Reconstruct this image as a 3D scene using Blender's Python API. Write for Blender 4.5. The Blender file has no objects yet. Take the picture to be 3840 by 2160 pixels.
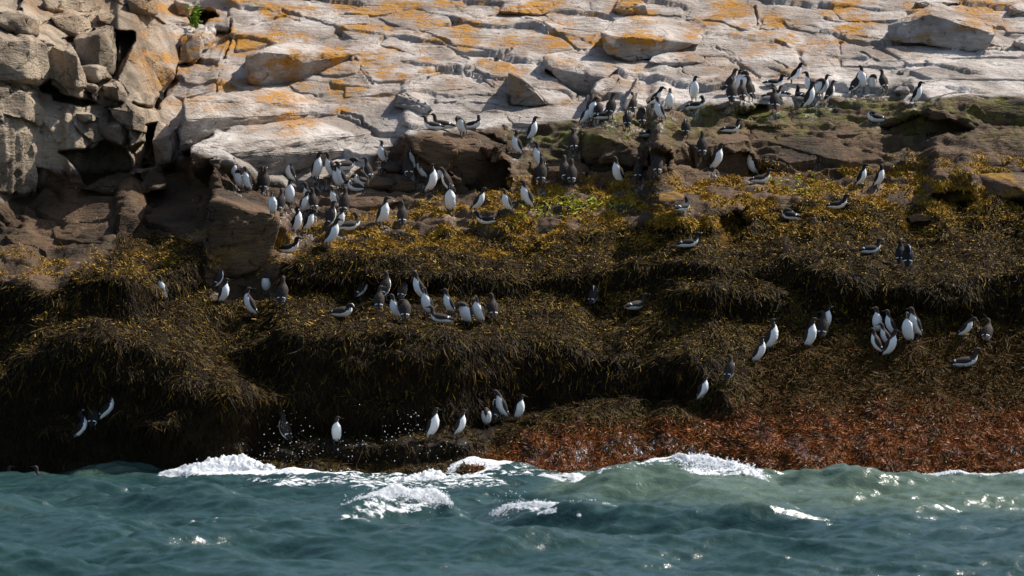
import bpy, bmesh, math, random
import numpy as np
from mathutils import Vector, Matrix
from mathutils.bvhtree import BVHTree

# ------------------------------------------------------------------ camera, sky, sun, exposure
S = bpy.context.scene
COL = S.collection
CAM_Y, CAM_H, FPX = -40.0, 3.2, 11000.0      # metres, metres, focal length in pixels of a 3840 wide picture
PITCH = math.atan((1080 - 880) / FPX)
cam_d = bpy.data.cameras.new('camera')
cam = bpy.data.objects.new('camera', cam_d); COL.objects.link(cam)
cam.location = (0, CAM_Y, CAM_H)
cam.rotation_euler = (math.pi / 2 - PITCH, 0, 0)
cam_d.sensor_width = 36.0
cam_d.lens = FPX / 3840 * 36.0
cam_d.clip_start = 1.0; cam_d.clip_end = 3000
cam_d.dof.use_dof = True
cam_d.dof.focus_distance = 44.0
cam_d.dof.aperture_fstop = 2.2
S.camera = cam

SUN_EL, SUN_AZ = math.radians(50), math.radians(64)     # azimuth from +Y (behind the rocks) towards +X
sun_dir = Vector((math.sin(SUN_AZ) * math.cos(SUN_EL), math.cos(SUN_AZ) * math.cos(SUN_EL), math.sin(SUN_EL)))
W = bpy.data.worlds.new('World'); S.world = W; W.use_nodes = True
wn = W.node_tree.nodes; wl = W.node_tree.links
sky = wn.new('ShaderNodeTexSky'); sky.sky_type = 'NISHITA'; sky.sun_disc = False
sky.sun_elevation = SUN_EL; sky.sun_rotation = SUN_AZ
sky.air_density = 1.0; sky.dust_density = 1.6; sky.ozone_density = 1.5
wl.new(sky.outputs[0], wn['Background'].inputs[0]); wn['Background'].inputs[1].default_value = 0.10
sl = bpy.data.lights.new('sun', 'SUN'); sl.energy = 4.9; sl.angle = math.radians(0.5); sl.color = (1.0, 0.945, 0.87)
so = bpy.data.objects.new('sun', sl); COL.objects.link(so)
so.rotation_euler = sun_dir.to_track_quat('Z', 'Y').to_euler()
S.view_settings.view_transform = 'Standard'; S.view_settings.look = 'None'
S.view_settings.exposure = 0.55; S.view_settings.gamma = 1.0; S.view_settings.use_curve_mapping = False
S.render.engine = 'CYCLES'
S.cycles.max_bounces = 6; S.cycles.diffuse_bounces = 2; S.cycles.glossy_bounces = 3
S.cycles.transparent_max_bounces = 6
S.cycles.sample_clamp_indirect = 4.0

# ------------------------------------------------------------------ numpy helpers
K = 3840 / 2576.0                      # overview pixels -> photograph pixels
rng = np.random.default_rng(7)
random.seed(7)

def sstep(a, b, x):
    t = np.clip((x - a) / (b - a), 0, 1)
    return t * t * (3 - 2 * t)

def _hash(ix, iy, iz, seed):
    h = (ix.astype(np.uint32) * np.uint32(374761393) + iy.astype(np.uint32) * np.uint32(668265263)
         + iz.astype(np.uint32) * np.uint32(2147483647) + np.uint32(seed * 1274126177 & 0xffffffff))
    h = (h ^ (h >> np.uint32(13))) * np.uint32(1274126177)
    h = (h ^ (h >> np.uint32(15))) * np.uint32(2246822519)
    return h ^ (h >> np.uint32(16))

_G = rng.normal(size=(256, 3)); _G /= np.linalg.norm(_G, axis=1)[:, None]; _G = _G.astype(np.float32)

def pnoise(x, y, z=None, seed=0):
    """gradient noise, about -0.7 to 0.7"""
    x = np.asarray(x, np.float32); y = np.asarray(y, np.float32)
    z = np.zeros_like(x) if z is None else np.asarray(z, np.float32)
    xi, yi, zi = np.floor(x), np.floor(y), np.floor(z)
    fx, fy, fz = x - xi, y - yi, z - zi
    xi, yi, zi = xi.astype(np.int64), yi.astype(np.int64), zi.astype(np.int64)
    u, v, w = [f * f * f * (f * (f * 6 - 15) + 10) for f in (fx, fy, fz)]
    out = np.zeros_like(x)
    for dx in (0, 1):
        wx = u if dx else 1 - u
        for dy in (0, 1):
            wy = v if dy else 1 - v
            for dz in (0, 1):
                wz = w if dz else 1 - w
                g = _G[_hash(xi + dx, yi + dy, zi + dz, seed) & np.uint32(255)]
                out += wx * wy * wz * (g[..., 0] * (fx - dx) + g[..., 1] * (fy - dy) + g[..., 2] * (fz - dz))
    return out

def fbm(x, y, z=None, octv=4, seed=0, gain=0.5):
    a, f, o = 1.0, 1.0, 0
    for i in range(octv):
        o = o + a * pnoise(x * f, y * f, None if z is None else z * f, seed + i * 17)
        a *= gain; f *= 2.03
    return o

def rnd01(ix, iy, seed):
    return (_hash(ix, iy, np.zeros_like(ix), seed) & np.uint32(0xffff)).astype(np.float32) / 65535.0

def voronoi(x, y, seed=0, jit=0.9):
    """F1, F2 and three random numbers of the nearest cell, and the offset to its centre"""
    xi, yi = np.floor(x).astype(np.int64), np.floor(y).astype(np.int64)
    f1 = np.full(x.shape, 9.0, np.float32); f2 = f1.copy()
    cx = np.zeros_like(xi); cy = np.zeros_like(xi); ox = np.zeros_like(f1); oy = np.zeros_like(f1)
    for dx in (-1, 0, 1):
        for dy in (-1, 0, 1):
            gx, gy = xi + dx, yi + dy
            px = gx + 0.5 + jit * (rnd01(gx, gy, seed) - 0.5); py = gy + 0.5 + jit * (rnd01(gx, gy, seed + 1) - 0.5)
            ddx, ddy = x - px, y - py
            d = np.maximum(np.abs(ddx), np.abs(ddy)) * 0.55 + np.sqrt(ddx * ddx + ddy * ddy) * 0.45
            m = d < f1
            f2 = np.where(m, f1, np.minimum(f2, d))
            cx = np.where(m, gx, cx); cy = np.where(m, gy, cy)
            ox = np.where(m, ddx, ox); oy = np.where(m, ddy, oy)
            f1 = np.where(m, d, f1)
    return f1, f2, rnd01(cx, cy, seed + 2), rnd01(cx, cy, seed + 3), rnd01(cx, cy, seed + 4), ox, oy

def pip(poly, x, y):
    """signed distance-like test: positive inside, in pixels (arrays)"""
    poly = np.asarray(poly, np.float32)
    inside = np.zeros(x.shape, bool); d2 = np.full(x.shape, 1e12, np.float32)
    n = len(poly)
    for i in range(n):
        x1, y1 = poly[i]; x2, y2 = poly[(i + 1) % n]
        c = ((y1 > y) != (y2 > y)) & (x < (x2 - x1) * (y - y1) / ((y2 - y1) if y2 != y1 else 1e-6) + x1)
        inside ^= c
        ex, ey = x2 - x1, y2 - y1
        L = ex * ex + ey * ey + 1e-6
        t = np.clip(((x - x1) * ex + (y - y1) * ey) / L, 0, 1)
        d2 = np.minimum(d2, (x - x1 - t * ex) ** 2 + (y - y1 - t * ey) ** 2)
    d = np.sqrt(d2)
    return np.where(inside, d, -d)

def mask(poly, x, y, soft=8):
    """soft membership, overview pixel coordinates"""
    P = np.asarray(poly, np.float32)
    b = (x > P[:, 0].min() - soft) & (x < P[:, 0].max() + soft) & (y > P[:, 1].min() - soft) & (y < P[:, 1].max() + soft)
    out = np.zeros(x.shape, np.float32)
    if b.any():
        out[b] = sstep(-soft, soft, pip(P, x[b], y[b]))
    return out

def lineval(pts, x):
    p = np.asarray(pts, np.float32)
    return np.interp(x, p[:, 0], p[:, 1])

CP, SP = math.cos(PITCH), math.sin(PITCH)
def ray(px, py):
    """direction with unit horizontal (Y) component, photograph pixels"""
    a = (px - 1920) / FPX; b = -(py - 1080) / FPX
    dy = CP + b * SP; dz = b * CP - SP
    return a / dy, dz / dy
def point(px, py, r):
    ax, az = ray(px, py)
    return np.stack([ax * r, CAM_Y + r, CAM_H + az * r], -1)

def mesh_obj(name, verts, faces, mat=None, parent=None, smooth=True, attrs=None, fattrs=None, mat_idx=None):
    me = bpy.data.meshes.new(name)
    verts = np.asarray(verts, np.float32).reshape(-1, 3)
    if isinstance(faces, np.ndarray):
        k = faces.shape[1]; n = len(faces)
        me.vertices.add(len(verts)); me.vertices.foreach_set('co', verts.ravel())
        me.loops.add(n * k); me.loops.foreach_set('vertex_index', faces.astype(np.int32).ravel())
        me.polygons.add(n); me.polygons.foreach_set('loop_start', np.arange(0, n * k, k, dtype=np.int32))
        try: me.polygons.foreach_set('loop_total', np.full(n, k, np.int32))
        except Exception: pass
    else:
        me.from_pydata(verts.tolist(), [], faces)
    me.update(calc_edges=True)
    me.polygons.foreach_set('use_smooth', np.full(len(me.polygons), smooth, bool))
    if attrs:
        for k_, v in attrs.items():
            v = np.asarray(v, np.float32)
            if v.ndim == 2:
                a = me.attributes.new(k_, 'FLOAT_COLOR', 'POINT'); a.data.foreach_set('color', v.ravel())
            else:
                a = me.attributes.new(k_, 'FLOAT', 'POINT'); a.data.foreach_set('value', v.ravel())
    mats = mat if isinstance(mat, (list, tuple)) else [mat]
    for m in mats:
        if m: me.materials.append(m)
    if mat_idx is not None: me.polygons.foreach_set('material_index', np.asarray(mat_idx, np.int32))
    o = bpy.data.objects.new(name, me); COL.objects.link(o)
    if parent: o.parent = parent
    return o

def tag(o, label=None, cat=None, group=None, kind=None):
    if label: o['label'] = label
    if cat: o['category'] = cat
    if group: o['group'] = group
    if kind: o['kind'] = kind
    return o

def grid_faces(nr, nc):
    i = np.arange(nr * nc).reshape(nr, nc)
    return np.stack([i[:-1, :-1], i[:-1, 1:], i[1:, 1:], i[1:, :-1]], -1).reshape(-1, 4)

# ------------------------------------------------------------------ node helpers
class NT:
    def __init__(s, name):
        s.m = bpy.data.materials.new(name); s.m.use_nodes = True
        s.n = s.m.node_tree.nodes; s.l = s.m.node_tree.links
        s.b = s.n['Principled BSDF']; s.out = s.n['Material Output']
    def node(s, t, **kw):
        n = s.n.new(t)
        for k_, v in kw.items(): setattr(n, k_, v)
        return n
    def put(s, sock, v):
        if isinstance(v, bpy.types.NodeSocket): s.l.new(v, sock)
        elif isinstance(v, (tuple, list)) and len(v) == 3 and sock.type == 'RGBA': sock.default_value = (*v, 1)
        else: sock.default_value = v
    def attr(s, name):
        n = s.node('ShaderNodeAttribute'); n.attribute_name = name; return n.outputs['Fac']
    def attrc(s, name):
        n = s.node('ShaderNodeAttribute'); n.attribute_name = name; return n.outputs['Color']
    def pos(s): return s.node('ShaderNodeNewGeometry').outputs['Position']
    def noise(s, vec, scale, detail=4, rough=0.55, dist=0.0):
        n = s.node('ShaderNodeTexNoise'); s.put(n.inputs['Vector'], vec); n.inputs['Scale'].default_value = scale
        n.inputs['Detail'].default_value = detail; n.inputs['Roughness'].default_value = rough; n.inputs['Distortion'].default_value = dist
        return n.outputs['Fac']
    def mapv(s, vec, scale=(1, 1, 1), rot=(0, 0, 0)):
        n = s.node('ShaderNodeMapping'); s.put(n.inputs['Vector'], vec); n.inputs['Scale'].default_value = scale; n.inputs['Rotation'].default_value = rot
        return n.outputs[0]
    def ramp(s, v, lo, hi):
        n = s.node('ShaderNodeMapRange', interpolation_type='SMOOTHSTEP'); s.put(n.inputs[0], v)
        n.inputs[1].default_value = lo; n.inputs[2].default_value = hi; return n.outputs[0]
    def lin(s, v, a, b, c, d):
        n = s.node('ShaderNodeMapRange'); s.put(n.inputs[0], v)
        for i, q in enumerate((a, b, c, d)): n.inputs[i + 1].default_value = q
        return n.outputs[0]
    def math(s, op, a, b=0.0, c=None):
        n = s.node('ShaderNodeMath', operation=op); s.put(n.inputs[0], a); s.put(n.inputs[1], b)
        if c is not None: s.put(n.inputs[2], c)
        return n.outputs[0]
    def mix(s, f, a, b, mode='MIX'):
        n = s.node('ShaderNodeMix', data_type='RGBA', blend_type=mode); s.put(n.inputs[0], f); s.put(n.inputs[6], a); s.put(n.inputs[7], b)
        return n.outputs[2]
    def bump(s, h, strength, dist, normal=None):
        n = s.node('ShaderNodeBump'); s.put(n.inputs['Height'], h); n.inputs['Strength'].default_value = strength
        n.inputs['Distance'].default_value = dist
        if normal: s.put(n.inputs['Normal'], normal)
        return n.outputs[0]
    def set(s, **kw):
        for k_, v in kw.items(): s.put(s.b.inputs[k_.replace('_', ' ')], v)
        return s.m
# ------------------------------------------------------------------ shore terrain
# The shore is surveyed from the photograph: for every line of sight the slope of the ground is given (steep faces,
# flat ledge tops, ordinary slope) and walked upwards from the water's edge, which yields real ledges with real depth.
gx = np.arange(-560, 3137, 3.0); gy = np.arange(1236, -215, -2.3)
NC, NR = len(gx), len(gy)
GX, GY = np.meshgrid(gx, gy); GX = GX.astype(np.float32); GY = GY.astype(np.float32)
# wobble so that no polygon edge runs dead straight
_lw = sstep(560, 680, GY)
wx = GX + (14 + 12 * _lw) * fbm(GX / 70, GY / 60, octv=3, seed=3); wy = GY + (9 + 13 * _lw) * fbm(GX / 70, GY / 55, octv=3, seed=4)

FACES = [  # steep faces, overview pixels
    [(-700, 1260), (-700, 960), (0, 950), (60, 890), (110, 850), (200, 838), (330, 850), (420, 880), (486, 900), (500, 950), (530, 985), (640, 985),
     (700, 1010), (700, 1125), (640, 1145), (600, 1260)],
    [(700, 1108), (690, 960), (560, 905), (545, 880), (640, 865), (720, 850), (850, 842), (1000, 840), (1240, 845), (1400, 868), (1600, 885), (1630, 980),
     (1560, 1000), (1480, 1022), (1330, 1032), (1250, 1072), (1150, 1092), (1000, 1095), (860, 1106)],
    [(1590, 1005), (1605, 905), (1700, 888), (1830, 890), (1800, 960), (1740, 1005), (1660, 1020)],
    [(680, 742), (684, 660), (760, 655), (900, 645), (1050, 660), (1150, 700), (1300, 697), (1500, 690), (1640, 655), (1660, 690), (1600, 740),
     (1480, 742), (1300, 745), (1150, 738), (1000, 735), (850, 743)],
    [(520, 738), (522, 512), (600, 524), (640, 552), (730, 578), (722, 640), (692, 660), (700, 738)],
    [(1680, 800), (1690, 735), (1800, 722), (1960, 745), (2010, 790), (1950, 806), (1800, 806)],
    [(1620, 665), (1700, 648), (1860, 668), (2050, 650), (2060, 700), (2000, 722), (1800, 702), (1640, 702)],
    [(2005, 795), (2050, 690), (2210, 668), (2222, 785), (2100, 805)],
    [(2220, 790), (2232, 728), (2330, 706), (2450, 698), (2600, 692), (3300, 690), (3300, 790), (2500, 800), (2350, 792)],
    [(148, 806), (165, 720), (250, 690), (350, 705), (392, 765), (380, 812), (250, 800)],
    [(290, 612), (288, 545), (330, 522), (362, 560), (350, 598)],
    [(395, 765), (400, 690), (470, 650), (520, 600), (522, 735), (470, 752)],
    [(1640, 600), (1652, 522), (1720, 532), (1800, 562), (1800, 600), (1720, 612)],
    [(2338, 512), (2350, 452), (2440, 432), (2472, 490), (2450, 512)],
    [(1760, 1062), (1790, 972), (1870, 1012), (1912, 1042), (1860, 1092), (1800, 1087)],
    [(480, 478), (478, 385), (560, 392), (620, 420), (740, 470), (640, 478)],
    [(1015, 475), (1012, 350), (1100, 372), (1250, 395), (1310, 470), (1240, 480), (1170, 475)],
    [(1520, 440), (1470, 392), (1500, 345), (1560, 335), (1640, 425)],
    [(1640, 470), (1640, 372), (1780, 365), (1900, 385), (1890, 430), (1700, 410), (1680, 470)],
    [(2230, 310), (2290, 285), (2450, 265), (2560, 285), (2440, 325), (2300, 340)],
    [(1740, 285), (1860, 255), (1960, 255), (1960, 270), (1790, 300)],
    [(-700, 585), (-700, 230), (90, 235), (120, 350), (90, 480), (20, 560), (0, 585)],
    [(90, 490), (90, 300), (350, 330), (380, 430), (300, 440), (200, 500)],
    [(-700, 840), (-700, 700), (60, 700), (150, 750), (140, 800), (60, 830)],
    [(-700, 220), (-700, 90), (120, 90), (200, 200), (230, 300), (120, 240)],
    [(290, 300), (290, 120), (330, 120), (390, 110), (300, 200), (300, 260)],
    [(700, 1150), (640, 1150), (660, 1120), (900, 1110), (1180, 1100), (1200, 1140), (1000, 1150)],
]
FLATS = [
    [(500, 968), (560, 940), (660, 945), (708, 975), (690, 1005), (520, 1000)],
    [(305, 1085), (380, 1042), (440, 1030), (482, 1055), (440, 1080)],
    [(70, 905), (130, 850), (210, 815), (340, 822), (430, 862), (480, 890), (380, 872), (200, 850)],
    [(160, 700), (240, 640), (330, 600), (520, 600), (500, 640), (380, 680), (260, 690)],
    [(210, 800), (240, 765), (292, 755), (300, 790)],
    [(560, 755), (600, 735), (700, 745), (640, 770)],
    [(1160, 700), (1290, 690), (1420, 745), (1280, 748)],
    [(1650, 710), (1760, 690), (1900, 700), (1960, 735), (1800, 722)],
    [(1600, 660), (1760, 610), (2000, 600), (2060, 640), (1860, 662), (1700, 645)],
    [(2060, 680), (2200, 620), (2576, 600), (2576, 690), (2330, 700), (2230, 680)],
    [(-700, 620), (0, 620), (140, 640), (130, 700), (0, 690), (-700, 690)],
    [(540, 872), (640, 855), (720, 838), (850, 828), (1000, 826), (1240, 832), (1400, 850), (1600, 870), (1640, 800), (1480, 752), (1000, 748), (720, 752), (600, 790)],
    [(520, 505), (600, 515), (735, 570), (900, 570), (1200, 545), (1300, 520), (1330, 480), (1000, 478), (760, 482), (560, 482)],
    [(1330, 600), (1640, 560), (1640, 475), (1330, 475)],
    [(1650, 520), (2330, 510), (2330, 440), (1900, 430), (1700, 475)],
    [(680, 645), (760, 650), (900, 640), (1050, 652), (1150, 690), (1500, 682), (1640, 645), (1500, 600), (1100, 590), (760, 600)],
    [(660, 1110), (860, 1100), (1150, 1088), (1330, 1028), (1560, 996), (1700, 1010), (1700, 1060), (1350, 1090), (1180, 1100)],
]
REDZONE = [(1180, 1200), (1200, 1130), (1420, 1080), (1640, 1060), (1760, 1066), (1860, 1000), (1900, 910), (2050, 850), (2300, 860), (3300, 850), (3300, 1240), (1700, 1240)]

rockzone = sstep(8, -8, wy - lineval([(-700, 700), (0, 690), (150, 700), (290, 600), (440, 590), (520, 505), (735, 560), (900, 560), (1200, 555), (1330, 480),
                                       (1640, 470), (1900, 430), (2330, 430), (2576, 420), (3300, 410)], GX))
cliff = sstep(460, 380, wx) * sstep(480, 430, wy + 60 * sstep(120, 60, wx) * -1)
shelf = mask([(30, 600), (100, 500), (250, 445), (420, 435), (515, 480), (518, 508), (400, 520), (290, 540), (285, 600), (150, 690), (0, 692), (-700, 692), (-700, 595), (0, 600)], wx, wy, 10)
theta = 44 - 12 * rockzone + 18 * cliff * (0.6 + 0.8 * fbm(GX / 90, GY / 70, octv=3, seed=9))
theta += 30 * fbm(GX / 95, GY / 34, octv=3, seed=5) * (1 - 0.65 * rockzone)
face = np.zeros_like(GX); flat = np.zeros_like(GX)
for p in FACES: face = np.maximum(face, mask(p, wx, wy, 5))
for p in FLATS: flat = np.maximum(flat, mask(p, wx, wy, 10))
redz = mask(REDZONE, wx, wy, 14)
theta = theta * (1 - flat) + 17 * flat
theta = theta * (1 - redz) + (31 + 24 * fbm(GX / 75, GY / 30, octv=3, seed=6)) * redz
theta = theta * (1 - face) + 83 * face
theta = theta * (1 - shelf * (1 - face)) + (25 + 14 * fbm(GX / 70, GY / 30, octv=3, seed=7)) * shelf * (1 - face)
theta = np.clip(theta, 9, 85)
TT = np.tan(np.radians(theta))

R = np.zeros_like(GX)
ax_, mz = ray(GX * K, GY * K)
rt = lineval([(-320, 60), (0, 55), (385, 50), (700, 47), (1130, 43.4), (1320, 42.2), (1700, 40.4), (1841, 39.5)], GY * K).astype(np.float32)
rt -= 3.6 * sstep(430, 330, GX) * sstep(700, 150, GY)
rt -= 1.2 * sstep(1700, 2100, GX) * sstep(1000, 1180, GY)
r = rt[0].copy(); R[0] = r
for i in range(1, NR):
    t = TT[i]; m0, m1 = mz[i - 1], mz[i]
    r1 = r * (t - m0) / np.maximum(t - m1, 0.03)
    dr = np.clip(r1 - r, 0, 0.35)
    fb = (1 - face[i]) * np.clip((rt[i] - r - dr) * 0.028, -0.5 * dr, 0.05)
    r = r + dr + fb
    R[i] = r
for k in range(2):      # take the hard column-to-column steps off
    Rp = np.pad(R, ((0, 0), (1, 1)), mode='edge'); R = 0.25 * Rp[:, :-2] + 0.5 * Rp[:, 1:-1] + 0.25 * Rp[:, 2:]
def hblur(A, sg):
    w = int(sg * 3); k = np.exp(-0.5 * (np.arange(-w, w + 1) / sg) ** 2); k /= k.sum()
    Q = np.pad(A, ((0, 0), (w, w)), mode='edge'); return sum(k[i] * Q[:, i:i + A.shape[1]] for i in range(2 * w + 1))
wz = sstep(540, 640, GY) * (1 - 0.7 * sstep(1090, 1130, GY))
R = R * (1 - wz) + hblur(R, 9.0) * wz
R = R * 0.4 + hblur(R, 2.5) * 0.6
# rounded humps of weed-covered rock bulging out of the ledges
hr = np.random.default_rng(33)
HUMPS = [(610, 1000, 95, 62, .42), (400, 1070, 85, 40, .34), (255, 905, 150, 80, .3), (150, 1090, 50, 34, .2), (1750, 925, 90, 50, .25), (280, 660, 120, 60, .3), (860, 900, 120, 50, .08), (1240, 905, 130, 45, .08),
         (1450, 930, 80, 50, .06), (2330, 745, 120, 50, .25), (2100, 715, 70, 45, .22), (1780, 740, 110, 36, .2), (900, 690, 90, 40, .15), (1200, 715, 90, 40, .15)]
HUMPS += [(hr.uniform(-100, 2680), hr.uniform(600, 1080), hr.uniform(35, 95), hr.uniform(16, 38), hr.uniform(.05, .16)) for _ in range(80)]
for hx, hy, ha, hb, hh in HUMPS:
    m = (np.abs(GX - hx) < ha * 2.5) & (np.abs(GY - hy) < hb * 2.5)
    R[m] -= hh * np.exp(-((wx[m] - hx) / ha) ** 2 - ((wy[m] - hy) / hb) ** 2)
# hollows and clefts that run back into the rock: outline, depth in metres
def c2o(c, pts):
    o = dict(A=(0, 0), B=(1280, 0), C=(2560, 0), D=(0, 720), E=(1280, 720), F=(2560, 720))[c]
    return [((o[0] + x * 0.49689) / K, (o[1] + y * 0.49689) / K) for x, y in pts]
HOLLOWS = [
    ('A', [(862, 235), (1012, 250), (1020, 310), (925, 490), (870, 600), (830, 590), (850, 400)], 1.2),
    ('A', [(1000, 780), (1165, 800), (1250, 660), (1320, 550), (1340, 560), (1260, 720), (1210, 830), (1040, 800)], 0.7),
    ('A', [(1090, 960), (1180, 930), (1170, 1240), (1010, 1290), (1000, 1120), (1080, 1060)], 0.9),
    ('A', [(470, 1150), (620, 1140), (780, 1060), (960, 1120), (990, 1290), (900, 1290), (640, 1390), (600, 1290)], 0.7),
    ('A', [(390, 640), (510, 720), (740, 770), (620, 800), (400, 745)], 0.5),
    ('A', [(300, 655), (395, 610), (400, 700), (320, 690)], 0.4),
    ('A', [(460, 295), (640, 275), (710, 220), (720, 250), (560, 320), (500, 345)], 0.35),
    ('A', [(1460, 80), (1600, 90), (1640, 120), (1540, 200), (1430, 200), (1420, 150)], 0.9),
    ('A', [(1620, 230), (1740, 230), (1730, 300), (1620, 340)], 0.3),
    ('B', [(870, 1150), (1000, 1110), (1250, 1235), (1260, 1440), (980, 1449), (800, 1220)], 0.9),
    ('B', [(1560, 520), (1660, 620), (1790, 745), (1900, 725), (1880, 620), (1700, 560)], 0.5),
    ('C', [(400, 865), (640, 795), (650, 850), (440, 880)], 0.5),
    ('C', [(1490, 965), (1760, 880), (2010, 900), (2200, 980), (1900, 1010), (1640, 1035)], 0.7),
    ('C', [(470, 935), (720, 990), (700, 1060), (560, 1060)], 0.4),
    ('C', [(210, 1200), (500, 1160), (560, 1260), (700, 1270), (560, 1300), (250, 1260)], 0.5),
    ('B', [(2330, 1115), (2480, 1130), (2480, 1250), (2420, 1330), (2345, 1285)], 0.6),
    ('B', [(1000, 1010), (1130, 1020), (1250, 1090), (1250, 1130), (1140, 1130)], 0.4),
    ('B', [(1820, 1210), (2330, 1275), (2330, 1305), (1860, 1312)], 0.35),
    ('F', [(1890, 20), (2180, 0), (2180, 100), (1950, 100)], 0.6),
    ('F', [(270, 200), (480, 130), (520, 240), (320, 340)], 0.55),
    ('D', [(880, 150), (960, 330), (860, 400), (870, 280)], 0.3),
    ('D', [(1080, 1000), (1180, 900), (1270, 880), (1220, 990), (1120, 1080)], 0.25),
]
for c_, p_, dp in HOLLOWS: R += dp * (1.6 if c_ == 'A' else 1.2) * mask(c2o(c_, p_), wx, wy, 4)
R -= 0.5 * mask([(650, 1260), (670, 1135), (700, 1113), (860, 1108), (1150, 1094), (1250, 1072), (1330, 1034), (1480, 1024), (1600, 1002), (1700, 1016), (1760, 1062), (1800, 1087), (1900, 1060), (2200, 1260)], wx, wy, 20)
R0 = R.copy()           # bare survey, used to seat the rocks

def grid_normals(P):
    du = np.gradient(P, axis=1); dv = np.gradient(P, axis=0)
    n = np.cross(du, dv); n /= np.linalg.norm(n, axis=2)[..., None] + 1e-9
    return n
P0 = point(GX * K, GY * K, R)
N0 = grid_normals(P0)
if N0[..., 2].mean() < 0: N0 = -N0

# --- what grows or lies where (overview pixels), as soft masks
YW = [(-700, 500), (0, 500), (85, 480), (120, 425), (380, 425), (460, 392), (480, 372), (540, 395), (600, 420), (660, 452), (740, 470), (880, 430), (950, 385), (1020, 332), (1300, 316), (1450, 300), (1560, 280), (1800, 256),
      (1960, 262), (2130, 238), (2260, 232), (2290, 262), (2400, 240), (2576, 245), (3300, 245)]
YL = [(-700, 700), (0, 700), (140, 735), (170, 705), (270, 625), (300, 600), (440, 592), (515, 610), (520, 760), (700, 755), (702, 660), (760, 622), (850, 604), (1000, 578),
      (1200, 584), (1400, 590), (1600, 566), (1700, 540), (1900, 525), (2100, 505), (2300, 505), (2576, 490), (3300, 490)]
def zones(x, y):
    """masks at overview pixel positions: wet dark rock, wrack cover, golden tufts, red algae, green film, orange lichen"""
    nx = x + 16 * fbm(x / 50, y / 50, octv=4, seed=21); ny = y + 14 * fbm(x / 48, y / 36, octv=4, seed=22)
    d = ny - lineval(YW, nx)
    wet = sstep(-9, 12, d)
    weed = sstep(-8, 14, ny - lineval(YL, nx))
    red = mask(REDZONE, nx, ny, 30) * (0.35 + 0.65 * sstep(930, 1060, ny))
    gold = sstep(-30, 40, ny - lineval([(0, 640), (300, 640), (500, 600), (760, 575), (1000, 520), (1250, 470), (1400, 455), (1650, 450), (1900, 430), (2576, 395)], nx)) * \
        sstep(60, -40, ny - lineval([(0, 690), (500, 650), (1000, 640), (1650, 580), (2576, 540)], nx))
    gold = gold * sstep(-0.06, 0.18, fbm(x / 75, y / 26, octv=4, seed=23)) * (0.45 + 0.55 * sstep(700, 900, nx))
    green = sstep(-6, 10, d) * sstep(140, 25, d) * sstep(1200, 1420, nx)
    green = green * sstep(-0.3, 0.2, fbm(x / 90, y / 30, octv=4, seed=24))
    lich = sstep(-55, -170, d) * sstep(330, 420, nx) * sstep(2600, 1900, nx * 0.8 + y * 2.6)
    lich = np.maximum(lich, 0.45 * sstep(130, 40, ny) * sstep(0, 60, nx))
    lich = np.maximum(lich, 1.0 * sstep(170, 50, y) * sstep(400, 500, nx) * sstep(2450, 1700, nx))
    lich = np.maximum(lich, 0.75 * mask([(300, 130), (370, 55), (480, 60), (480, 110), (430, 260), (400, 270), (360, 190)], x, y, 14))
    lich = np.maximum(lich, 0.5 * sstep(-12, -50, d) * sstep(1200, 1320, nx) * sstep(2280, 2000, nx))
    lich = lich * (0.15 + 0.85 * sstep(-0.2, 0.3, fbm(x / 110, y / 42, octv=4, seed=25)))
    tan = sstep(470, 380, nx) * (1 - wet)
    return dict(wet=wet, weed=weed, gold=gold, red=red, green=green, lichen=lich, tan=tan)
Z = zones(GX, GY)

# --- relief
X3, Y3, Z3 = P0[..., 0], P0[..., 1], P0[..., 2]
sl = Y3 * 0.75 + Z3 * 1.1
bare = (1 - Z['weed']) * (1 - 0.2 * Z['wet'])
ca, sa = math.cos(0.5), math.sin(0.5)
u = (X3 * ca - sl * sa) * 0.34; v = (X3 * sa + sl * ca) * 0.85
u = u + 0.12 * fbm(X3 * 1.5, sl * 1.5, octv=3, seed=31); v = v + 0.12 * fbm(X3 * 1.5, sl * 1.5, octv=3, seed=32)
# bedding steps that run slantwise down the slope, fading in and out, and a second, rarer set of joints across them
st1 = v * 0.85 + 0.5 * fbm(X3 * 0.45, sl * 0.45, octv=4, seed=41); fr1 = st1 - np.floor(st1)
q1 = rnd01(np.floor(st1).astype(np.int64), np.floor(u * 0.9 + 0.4 * fbm(X3 * .6, sl * .6, octv=2, seed=44)).astype(np.int64), 42)
plate = 0.42 * (0.20 + 0.28 * q1) * (fr1 - 0.5) * -1 * sstep(0.0, 0.045, fr1) * (0.45 + 0.55 * sstep(-0.25, 0.2, fbm(X3 * 0.35 + 4, sl * 0.5, octv=2, seed=47)))
st2 = u * 1.7 - v * 0.5 + 0.4 * fbm(X3 * 0.5, sl * 0.5, octv=4, seed=46); fr2 = st2 - np.floor(st2)
plate += 0.03 * (fr2 - 0.5) * sstep(0.0, 0.04, fr2) - 0.02 * sstep(0.02, 0.0, np.minimum(fr2, 1 - fr2))
st3 = v * 4.1 + u * 1.1 + 0.7 * fbm(X3 * 0.8, sl * 0.8, octv=4, seed=48); fr3 = st3 - np.floor(st3)
plate += 0.012 * (0.5 - fr3) * sstep(0.0, 0.12, fr3) * sstep(0.05, 0.35, fbm(X3 * 0.7, sl * 0.7, octv=2, seed=49))
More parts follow.
